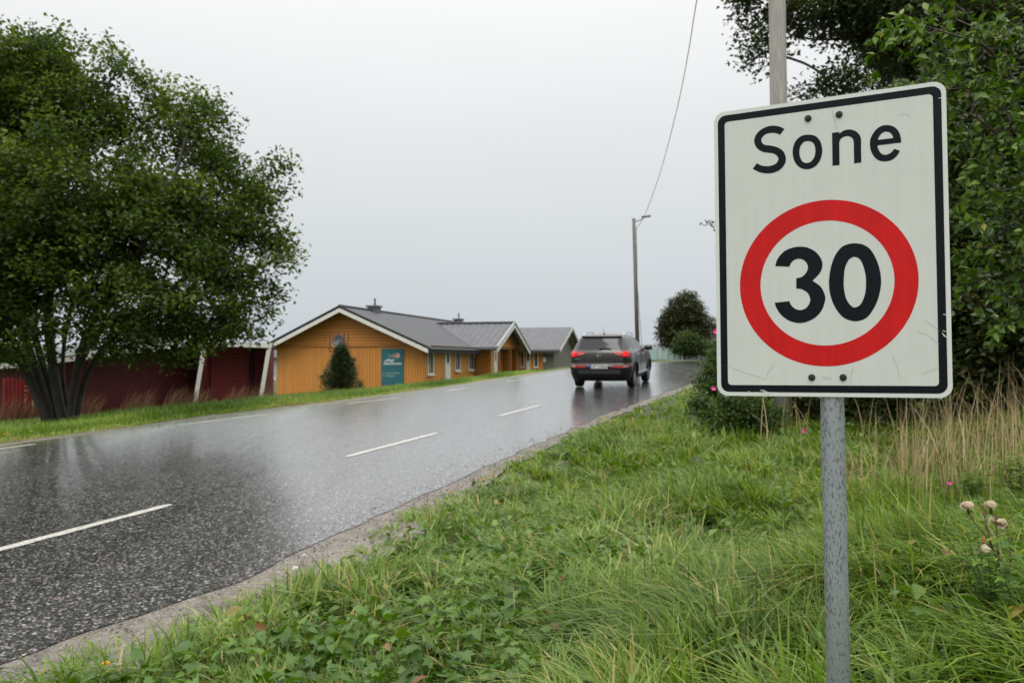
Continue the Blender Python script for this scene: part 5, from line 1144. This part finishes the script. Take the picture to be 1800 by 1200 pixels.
CARYAW = math.radians(-18.3)
rc = at(1053, 684, 23.1); s_, q_ = sq(rc.x, rc.y)
CAR.location = (rc.x, rc.y, float(zplane(s_)) + .014); CAR.rotation_euler = (math.atan(G) * 1.0, 0, CARYAW)

# ------------------------------------------------------------------ grass and ground plants
GRASS = foliage("grass_blades", [(0, (.026, .052, .008)), (.25, (.074, .135, .018)), (.55, (.160, .250, .040)), (.8, (.30, .39, .085)), (.92, (.44, .49, .18)), (.94, (.40, .33, .11)), (1, (.50, .40, .18))], rough=.35, trans=.42, spec=.32)
STRAW = foliage("dry_straw", [(0, (.20, .14, .07)), (.5, (.38, .28, .15)), (1, (.56, .46, .28))], rough=.6, trans=.25)
REDSTRAW = foliage("reddish_seed_grass", [(0, (.11, .05, .035)), (.5, (.20, .11, .07)), (1, (.30, .20, .12))], rough=.7, trans=.25)
WEED = foliage("weed_leaves", [(0, (.030, .070, .008)), (.4, (.070, .145, .016)), (.8, (.13, .225, .028)), (.93, (.22, .28, .05)), (.95, (.34, .27, .06)), (1, (.17, .075, .03))], rough=.36, trans=.3, spec=.4)
def sample(nmax, x0, x1, y0, y1, dens_fn):
    x = rng.uniform(x0, x1, nmax); y = rng.uniform(y0, y1, nmax); ok = np.abs(x) < y * .70 + .5
    x, y = x[ok], y[ok]; k = rng.random(len(x)) < dens_fn(x, y); return x[k], y[k]
def verge_mask(x, y):
    s, q = sq(x, y); e = q - edgeR(s); jag = .12 * (vnoise(x, y, .5, 11) - .5) + .25 * (vnoise(x, y, 1.6, 12) - .5)
    g0 = .34 - .34 * sst((s - 5) / 4); return sst((e - g0 - jag * 1.3) / .25) * (s < 39)
def lushness(x, y):
    s, q = sq(x, y); return sst((q - edgeR(s) - .05) / 1.0)
parts = []
def grass_batch(nmax, y0, y1, wmul, hmul, dens=1., segs=(0, .3, .6, .85, 1)):
    x, y = sample(nmax, -8 if y1 > 8 else -4, y1 * .72, y0, y1, lambda x, y: verge_mask(x, y) * (.04 + .96 * sst((vnoise(x, y, .20, 2) - .32) / .25)) * dens)
    n = len(x); z = hgt(x, y); lu = lushness(x, y)
    patch = vnoise(x, y, 1.1, 21); fine = vnoise(x, y, .28, 22)
    weedy = weed_zone(x, y)
    H = (.08 + .30 * lu * (.35 + .85 * patch)) * rng.uniform(.45, 1.3, n) * (.75 + .5 * fine) * hmul * (1 - .05 * weedy); W = (.0055 + .0135 * rng.random(n) ** 1.5) * wmul
    az = 2.9 + 2.0 * (vnoise(x, y, 1.8, 31) - .5) * 2 + 2.2 * (vnoise(x, y, .25, 32) - .5) * 2 + rng.normal(0, .85, n)
    lean = np.clip(.55 + .8 * vnoise(x, y, .5, 23) + rng.normal(0, .40, n), .05, 2.0)
    V, Fq = blades(np.stack([x, y, z - .01], 1), H, W, lean, az, segs)
    col = .0 + .28 * vnoise(x, y, .8, 41) + .22 * vnoise(x, y, .18, 42) + .50 * rng.random(n) + .12 * (1 - lu); dry = rng.random(n) < (.035 + .10 * (vnoise(x, y, .6, 51) > .72)); col = np.where(dry, rng.uniform(.93, 1, n), np.clip(col, 0, .92))
    parts.append((V, Fq, np.repeat(col, len(segs) - 1)))
def weed_zone(x, y):
    """0..1 where broad leaves crowd out the grass: low centre of the picture"""
    a_ = np.exp(-(((x + .35) / 1.15) ** 2 + ((y - 4.3) / .85) ** 2)); b_ = np.exp(-(((x - .3) / .7) ** 2 + ((y - 6.1) / .8) ** 2)) * .8; c_ = np.exp(-(((x - 2.3) / .5) ** 2 + ((y - 3.3) / .4) ** 2)) * .6
    return np.clip((a_ + b_ + c_) * 1.3 * (.5 + vnoise(x, y, .5, 61)), 0, 1)
grass_batch(56000, 2.5, 5.0, 1.35, 1.1)
grass_batch(68000, 5.0, 8.0, 1.5, 1.0)
grass_batch(110000, 8.0, 14.0, 1.8, .85, segs=(0, .4, .75, 1))
grass_batch(70000, 14.0, 30.0, 3.0, .85, segs=(0, .5, 1))
V, Fs, R_ = join(parts); g = np_mesh("verge_grass", V, Fs, GRASS, None, rnd=R_); tag(g, "long wet green grass leaning over the roadside verge", "grass", kind="stuff")
# left verge and lawns
parts = []
def left_batch(n, smin, smax, dmin, dmax, h_, wd):
    s = rng.uniform(smin, smax, n); q = edgeL(s) - .25 - dmin - (dmax - dmin) * rng.random(n) ** 1.2; q = q - .2 * vnoise(s, s * 0, .7, 3)
    x, y = xy(s, q); ok = (np.abs(x) < y * .7 + .5); x, y, s, q = x[ok], y[ok], s[ok], q[ok]; n = len(x)
    d = edgeL(s) - q; z = hgt(x, y); H = h_ * rng.uniform(.4, 1.2, n) * (1 - .45 * sst((s - 16) / 8)) * (.35 + .65 * sst(d / 1.2)) * (.6 + .7 * vnoise(x, y, 1.2, 71)); az = rng.uniform(0, 2 * PI, n)
    V, Fq = blades(np.stack([x, y, z - .02], 1), H, np.full(n, wd) * rng.uniform(.6, 1.3, n), rng.uniform(.2, 1.0, n), az, (0, .5, 1))
    col = np.clip(.15 + .5 * vnoise(x, y, 1.5, 72) + .25 * rng.random(n) + .3 * (d < .5), 0, .95); parts.append((V, Fq, np.repeat(col, 2)))
left_batch(60000, 6, 32, 0, 3.2, .30, .018); left_batch(45000, 14, 44, 2.5, 14, .20, .03); left_batch(16000, 26, 46, 0, 6, .10, .03)
V, Fs, R_ = join(parts); g = np_mesh("roadside_grass", V, Fs, GRASS, None, rnd=R_); tag(g, "green grass strip and lawn on the far side of the road", "grass", kind="stuff")
# dry seed grass in front of the shed
n = 1500; px = rng.uniform(-30, 470, n); D = 22.5 + 4.0 * np.clip(px / 470, 0, 1) + rng.uniform(-.6, .8, n); x = (px - 900) / F * D; y = D; z = hgt(x, y)
k = vnoise(px, px * 0, 26, 5) > .38; x, y, z = x[k], y[k], z[k]; n = len(x)
V, Fq = blades(np.stack([x, y, z], 1), rng.uniform(.45, 1.05, n), np.full(n, .020), rng.uniform(.15, .7, n), rng.uniform(-.6, .6, n), (0, .4, .8, 1)); 
g = np_mesh("seed_grass", V, Fq, REDSTRAW, None, rnd=np.repeat(rng.random(n), 3)); tag(g, "reddish dry seed grass in front of the red shed", "grass", kind="stuff")
# tall dry straw right of the post
parts = []
def straw(n, px0, px1, D0, D1, h0, h1, wd, ln=.25):
    D = rng.uniform(D0, D1, n); p_ = rng.uniform(px0, px1, n); x = (p_ - 900) / F * D; y = D; z = hgt(x, y)
    V, Fq = blades(np.stack([x, y, z], 1), rng.uniform(h0, h1, n), wd * rng.uniform(.6, 1.3, n), np.abs(rng.normal(0, ln, n)), rng.uniform(0, 2 * PI, n), (0, .3, .6, .85, 1), droop=.3)
    V = V.reshape(n, 5, 2, 3); parts.append((V.reshape(-1, 3), Fq, np.repeat(rng.random(n), 4)))
straw(470, 1575, 1850, 7.0, 9.8, .45, 1.25, .0085, .38); straw(120, 1480, 1620, 7.5, 9.5, .3, .75, .008, .4); straw(260, 650, 1150, 3.6, 9, .12, .36, .0055, .7); straw(160, 1100, 1800, 3.2, 8, .2, .5, .0045, .5); straw(22, 1330, 1540, 11, 12.2, .5, 1.0, .012, .5)
V, Fs, R_ = join(parts); g = np_mesh("dry_grass", V, Fs, STRAW, None, rnd=R_); tag(g, "tall straw-coloured dry grass stalks to the right of the steel post", "dry grass", kind="stuff")
# broad low leaves
parts = []
def leaves(n, y0, y1, tmpl, size, hgt_rng, zone, flat_=.9, x0=-4, x1=5):
    x, y = sample(n, x0, x1, y0, y1, zone); n = len(x); lu = lushness(x, y)
    z = hgt(x, y) + (hgt_rng[0] + (hgt_rng[1] - hgt_rng[0]) * rng.random(n)) * (.3 + .7 * lu)
    nr = rng.normal(size=(n, 3)) * .62; nr[:, 2] = flat_
    a_ = rng.uniform(0, 2 * PI, n); d = np.stack([np.cos(a_), np.sin(a_), -.15 + 0 * a_], 1)
    sc = size * rng.uniform(.4, 1.3, n); V, F_ = scatter(tmpl[0], tmpl[1], np.stack([x, y, z], 1), frames_dir(d, nr), sc)
    tr = np.clip(.6 * vnoise(x, y, .3, 81) + .4 * rng.random(n), 0, .93); tr = np.where(rng.random(n) < .014, rng.uniform(.94, 1, n), tr)
    parts.append((V, F_, np.concatenate([np.repeat(tr, len(f) // n) for f in F_])))
leaves(5200, 2.9, 6.5, LEAF_L, .080, (.04, .22), lambda x, y: verge_mask(x, y) * np.clip(weed_zone(x, y) * 1.2 - .12, 0, 1), x0=-2.4, x1=3.2)
leaves(7000, 2.9, 7.5, LEAF_D, .085, (.08, .26), lambda x, y: verge_mask(x, y) * np.clip(weed_zone(x, y) + .10 - .0, 0, 1) * .7, x0=-3, x1=4)
leaves(9000, 2.8, 7, LEAF_L, .045, (.05, .22), lambda x, y: verge_mask(x, y) * (.15 + .85 * (vnoise(x, y, .45, 95) > .6)) * .7, x0=-3, x1=4)
leaves(6000, 2.8, 8, LEAF_D, .06, (.06, .26), lambda x, y: verge_mask(x, y) * (vnoise(x, y, .5, 97) > .62) * .8, x0=-3, x1=5)
leaves(9000, 5, 14, LEAF_L, .065, (.06, .24), lambda x, y: verge_mask(x, y) * (.25 + .75 * (vnoise(x, y, .9, 91) > .55)) * .6, x0=-3, x1=8)
V, Fs, R_ = join(parts); g = np_mesh("ground_cover", V, Fs, WEED, None, rnd=R_, smooth=True); tag(g, "broad lobed weed leaves spreading low among the verge grass", "ground cover", kind="stuff")
# loose gravel and grit along the edge
n = 5200; s = rng.uniform(2, 18, n); q = edgeR(s) + rng.normal(.02, .22, n); x, y = xy(s, q); z = zplane(s) + .012
ico = MB(); bm = bmesh.new(); bmesh.ops.create_icosphere(bm, subdivisions=1, radius=1); tv = [tuple(v.co) for v in bm.verts]; tf = np.array([[v.index for v in f.verts] for f in bm.faces]); bm.free()
sc = np.exp(rng.normal(-5.4, .45, n)); V, F_ = scatter(np.array(tv) * np.array([1, .8, .55]), tf, np.stack([x, y, z], 1), frames(rng.normal(size=(n, 3)) * .3 + np.array([0, 0, 1.])), sc)
g = np_mesh("grit", V, F_, GR, None); tag(g, "loose wet grit scattered along the near asphalt edge", "gravel", kind="stuff")

# ------------------------------------------------------------------ flowers
YEL = simple("petal_yellow", (.75, .42, .010), .5); STEM = simple("stem_green", (.06, .11, .03), .5); PINK = simple("petal_pink", (.42, .08, .16), .5); MAG = simple("rose_magenta", (.60, .03, .24), .45); BRN = simple("dry_brown", (.11, .045, .028), .7); WHT = simple("petal_white", (.75, .75, .70), .5)
def flower_proto(name, kind, petal, r_, h_):
    root = empty(name, (0, 0, -50)); m = MB(); m.tube([(0, 0, 0), (.01, 0, h_ * .5), (0, .005, h_)], .0018, 5); m.build("stem", STEM, root)
    m = MB()
    if kind == 'daisy':
        for lay, (rr, up_) in enumerate(((1, .1), (.7, .35), (.4, .7))):
            for k in range(12):
                a_ = 2 * PI * (k + .5 * lay) / 12; c, s_ = math.cos(a_), math.sin(a_); w_ = .16
                P = [(0, 0), (.5, -w_), (1, -w_ * .6), (1, w_ * .6), (.5, w_)]
                m.add([((p[0] * c - p[1] * s_) * r_ * rr, (p[0] * s_ + p[1] * c) * r_ * rr, h_ + p[0] * r_ * up_) for p in P], [(0, 1, 2, 3, 4)])
    else:
        for k in range(70):
            v = np.random.default_rng(k).normal(size=3); v /= np.linalg.norm(v); v = v * r_; t = np.cross(v, (0, 0, 1)); t = t / (np.linalg.norm(t) + 1e-9) * r_ * .16
            m.add([tuple(v * .3 + t + (0, 0, h_ + r_ * .6)), tuple(v * .3 - t + (0, 0, h_ + r_ * .6)), tuple(v * (1, 1, 1.15) + (0, 0, h_ + r_ * .6))], [(0, 1, 2)])
    m.build("flower_head", petal, root); return root
def copy_tree(o, parent=None):
    c = o.copy(); COL.objects.link(c); c.parent = parent
    for ch in o.children: copy_tree(ch, c)
    return c
def place(protoo, spots, label_fn, cat, group, sc=1.):
    for i, (px, py, D, zoff) in enumerate(spots):
        o = protoo if i == 0 else copy_tree(protoo)
        p = at(px, py, D); g0 = float(hgt(p.x, p.y)); h_ = max(.06, p.z - g0)
        o.location = (p.x, p.y, p.z - zoff * sc); o.scale = (sc, sc, sc); o.rotation_euler = (random.uniform(-.25, .25), random.uniform(-.25, .25), random.uniform(0, 6))
        tag(o, label_fn(i), cat, group)
def gdepth(px, py, h_=.12):
    d = ray(px, py); t = 3.
    for _ in range(400):
        p = d * t
        if EYE + p[2] < float(hgt(p[0], p[1])) + h_: break
        t += .05 * (1 + t * .03)
    return float(d[1] * t)
DA = flower_proto("dandelion", 'daisy', YEL, .019, .10)
sp_ = [(181, 1168), (119, 749), (75, 746), (70, 745), (5, 764), (14, 762), (9, 762), (52, 757), (789, 868), (853, 843), (869, 835), (910, 806), (1007, 752), (1022, 744), (1063, 736), (1075, 728), (1085, 724), (1087, 729), (1148, 707), (1180, 688), (1112, 735), (1167, 711), (1178, 747), (1206, 745), (1216, 851), (1077, 738), (1149, 729)]
named = {0: "yellow dandelion alone on the gravel edge at bottom left", 24: "yellow flower alone in the grass left of the steel post"}
spots = [(px, py, gdepth(px, py, .10), .10) for px, py in sp_]
place(DA, spots, lambda i: named.get(i, "small yellow flower among grass on the far roadside" if i < 8 else "small yellow flower in the grass along the near road edge"), "flower", "yellow flowers along the road edges", 1.5)
CLV = flower_proto("clover_flower", 'ball', PINK, .012, .13)
sp_ = [(753, 872), (770, 883), (792, 907), (834, 844), (940, 772), (664, 1041), (650, 1111), (996, 884), (835, 843), (709, 952), (711, 948)]
place(CLV, [(px, py, gdepth(px, py, .15), .13) for px, py in sp_], lambda i: "pink clover head in the verge grass near the road edge", "flower", "pink clover heads in the verge", 1.3)
CLB = flower_proto("clover_seed_head", 'ball', BRN, .013, .14)
sp_ = [(682, 940), (693, 941), (718, 940), (714, 926), (777, 908), (645, 1137), (911, 797), (668, 1150)]
place(CLB, [(px, py, gdepth(px, py, .17), .14) for px, py in sp_], lambda i: "brown dried clover head in the verge grass", "flower", "brown clover heads in the verge", 1.3)
OX = flower_proto("oxeye_daisy", 'daisy', WHT, .022, .12)
lab_ = ["upper white daisy bloom on the gravel edge", "lower white daisy bloom on the gravel edge"]
place(OX, [(531, 977, gdepth(531, 977, .12), .12), (527, 995, gdepth(527, 995, .12), .12)], lambda i: lab_[i], "flower", "white daisies on the gravel edge", 1.1)
# rose blooms
def rose(px, py, D, r_, label):
    p = at(px, py, D); root = empty("rose_bloom", p, label=label, cat="flower", group="pink rose blooms"); m = MB()
    for k in range(5):
        a_ = 2 * PI * k / 5; M_ = Matrix.Rotation(random.uniform(.9, 1.5), 4, 'X') @ Matrix.Rotation(a_, 4, 'Z'); P = [[M_ @ Vector(((u - .5) * r_ * 1.3 * math.sin(PI * (.25 + .6 * v)), v * r_, .25 * r_ * (v * v + (u - .5) ** 2 * 2))) for u in np.linspace(0, 1, 5)] for v in np.linspace(.08, 1, 5)]; m.grid(P)
    m.build("petal", MAG, root, smooth=True); m = MB(); m.lathe([(.001, 0), (r_ * .2, .004), (.001, .01)], 8, Matrix.Rotation(1.3, 4, 'X')); m.build("flower_centre", YEL, root)
rose(1258, 583, 14.1, .055, "magenta rose bloom high at the left edge of the plate"); rose(1254, 683, 12.25, .035, "red-pink rose bloom beside the lower left corner of the plate"); rose(1412, 757, 11.9, .035, "pink rose bloom low between the wooden pole and steel post")
rose(1668, 849, 5.2, .013, "pink petals low in the grass right of the steel post")
# thistle with white seed heads at lower right
FLF, ntf, outf = new_mat("thistle_down"); lf = ntf.links.new
pf = N(ntf, "ShaderNodeBsdfPrincipled", Roughness=.8); pf.inputs["Base Color"].default_value = (.86, .78, .62, 1); tf_ = N(ntf, "ShaderNodeBsdfTranslucent"); tf_.inputs[0].default_value = (.75, .66, .5, 1); mf = N(ntf, "ShaderNodeMixShader"); mf.inputs[0].default_value = .35
lf(pf.outputs[0], mf.inputs[1]); lf(tf_.outputs[0], mf.inputs[2]); lf(mf.outputs[0], outf.inputs[0])
TD = 3.35
tb_ = at(1766, 1130, TD); tg = float(hgt(tb_.x, tb_.y)); th = empty("thistle", (tb_.x, tb_.y, tg), label="seeding thistle with fluffy cream heads at the lower right", cat="thistle")
O_ = Vector((tb_.x, tb_.y, tg)); L_ = lambda px, py, D=TD: at(px, py, D) - O_
TST = simple("thistle_stem", (.085, .040, .035), .6); m = MB()
main = [Vector((0, 0, -.05)), L_(1768, 1060), L_(1755, 990), L_(1741, 950), L_(1733, 920), L_(1730.5, 905)]
for p, r_ in ((main, [.005, .0045, .004, .0032, .0026, .002]), ([L_(1745, 958), L_(1725, 932), L_(1712, 917), L_(1704, 903)], [.002, .002, .0017, .0015]), ([L_(1757, 1000), L_(1753, 950), L_(1751, 922), L_(1744, 903)], [.0026, .0022, .002, .0016]),
              ([L_(1768, 1075), L_(1776, 1000), L_(1776, 960), L_(1771, 938)], [.0028, .0023, .002, .0016]), ([L_(1745, 965), L_(1735, 940), L_(1728, 930)], [.0018, .0016, .0012]), ([L_(1755, 990), L_(1742, 960), L_(1731, 948)], .0016)): m.tube([p_ for p_ in cr([np.array(q) for q in p], 4)] if False else p, r_, 7)
m.build("stem", TST, th, smooth=True)
def puff(c, d, R_, nb, spread_, cup=BRN, name="seed_head"):
    """fluffy head: bulb below, hairs fanning along direction d"""
    d = Vector(d).normalized(); Mq = Matrix.Translation(c) @ d.to_track_quat('Z', 'Y').to_matrix().to_4x4()
    m = MB(); m.lathe([(.001, -.030), (.0050, -.026), (.0066, -.018), (.0055, -.008), (.0048, 0), (.001, .001)], 12, Mq); hd = m.build(name, cup, th, smooth=True)
    r0 = np.random.default_rng(int(abs(c.x) * 1e4)); V = []; F_ = []
    for k in range(nb):
        a_ = r0.uniform(0, 2 * PI); e = spread_ * math.sqrt(r0.random()); v = Vector((math.cos(a_) * math.sin(e), math.sin(a_) * math.sin(e), math.cos(e))) * R_ * r0.uniform(.82, 1.08)
        s_ = Vector((math.cos(a_), math.sin(a_), 0)) * .003; t = v.cross(Vector((.3, .5, .8))).normalized() * .0006; b = len(V)
        V += [Mq @ (s_ - t), Mq @ (s_ + t), Mq @ (v + t * 1.4), Mq @ (v - t * 1.4)]; F_.append((b, b + 1, b + 2, b + 3))
    m = MB(); m.add(V, F_); m.build("down", FLF, hd)
puff(L_(1701, 893), (-.35, -.2, 1), .030, 900, 1.25); puff(L_(1741, 892), (-.25, -.2, 1), .030, 900, 1.2); puff(L_(1763, 922), (-.9, -.3, .55), .026, 700, 1.3); puff(L_(1729.5, 955), (.08, -.1, -1), .036, 600, .75, simple("bract_orange", (.36, .12, .04), .7)); puff(L_(1748, 916), (-.8, .4, .4), .022, 300, 1.1)
SPB = simple("spent_brown", (.22, .11, .07), .8)
for px, py, h_ in ((1730, 903, .016), (1726, 892, .010), (1751, 910, .013)):
    m = MB(); c = L_(px, py); m.lathe([(.001, -.008), (.0055, -.004), (.0058, .004), (.0075, h_), (.004, h_ * .9), (.001, h_ * .6)], 9, Matrix.Translation(c) @ Matrix.Rotation(.2, 4, 'Y')); m.build("spent_head", SPB, th)
# spiny leaves on the lower stem and two leafy weeds at the right edge
def weed_plant(name, label, px, py, D, H, n, size, group=None):
    b = at(px, py, D); g0 = float(hgt(b.x, b.y)); root = empty(name, (b.x, b.y, g0), label=label, cat="weed", group=group); r0 = np.random.default_rng(int(px))
    m = MB(); tips = []
    for k in range(7):
        a_ = r0.uniform(0, 2 * PI); e = r0.uniform(.02, .16); t = Vector((math.cos(a_) * e, math.sin(a_) * e, H * r0.uniform(.7, 1))); P = [Vector((0, 0, 0)), t * .5 + Vector((0, 0, .04)), t]; m.tube(P, [.004, .003, .0015], 6)
        for j in range(n): f_ = .12 + .88 * (j + r0.random()) / n; tips.append(np.array(P[1].lerp(P[2], (f_ - .5) * 2) if f_ > .5 else P[0].lerp(P[1], f_ * 2)))
    m.build("stem", STEM, root); tips = np.array(tips); k = len(tips); a_ = r0.uniform(0, 2 * PI, k); d = np.stack([np.cos(a_), np.sin(a_), .45 + 0 * a_], 1); nr = np.stack([-np.cos(a_) * .4, -np.sin(a_) * .4, 1 + 0 * a_], 1) + r0.normal(0, .2, (k, 3))
    T = leaf_detailed(.13, .35, .05); V, F_ = scatter(T[0], T[1], tips, frames_dir(d, nr), size * r0.uniform(.6, 1.2, k)); tr = r0.uniform(.3, .9, k); np_mesh("leaf", V, F_, WEED, root, rnd=np.concatenate([np.repeat(tr, len(f) // k) for f in F_]), smooth=True)
weed_plant("leafy_weed", "narrow-leaved green weed at the foot of the thistle", 1745, 1120, 3.3, .42, 26, .075)
weed_plant("leafy_weed", "tall narrow-leaved weed at the right edge below the dry straw", 1795, 790, 6.2, .55, 26, .11)
weed_plant("leafy_weed", "narrow-leaved weed in the bottom right corner", 1800, 1160, 3.1, .34, 24, .07)
weed_plant("leafy_weed", "green weed rising before the straw right of the plate corner", 1710, 760, 7.0, .45, 24, .10)
bpy.context.view_layer.update()
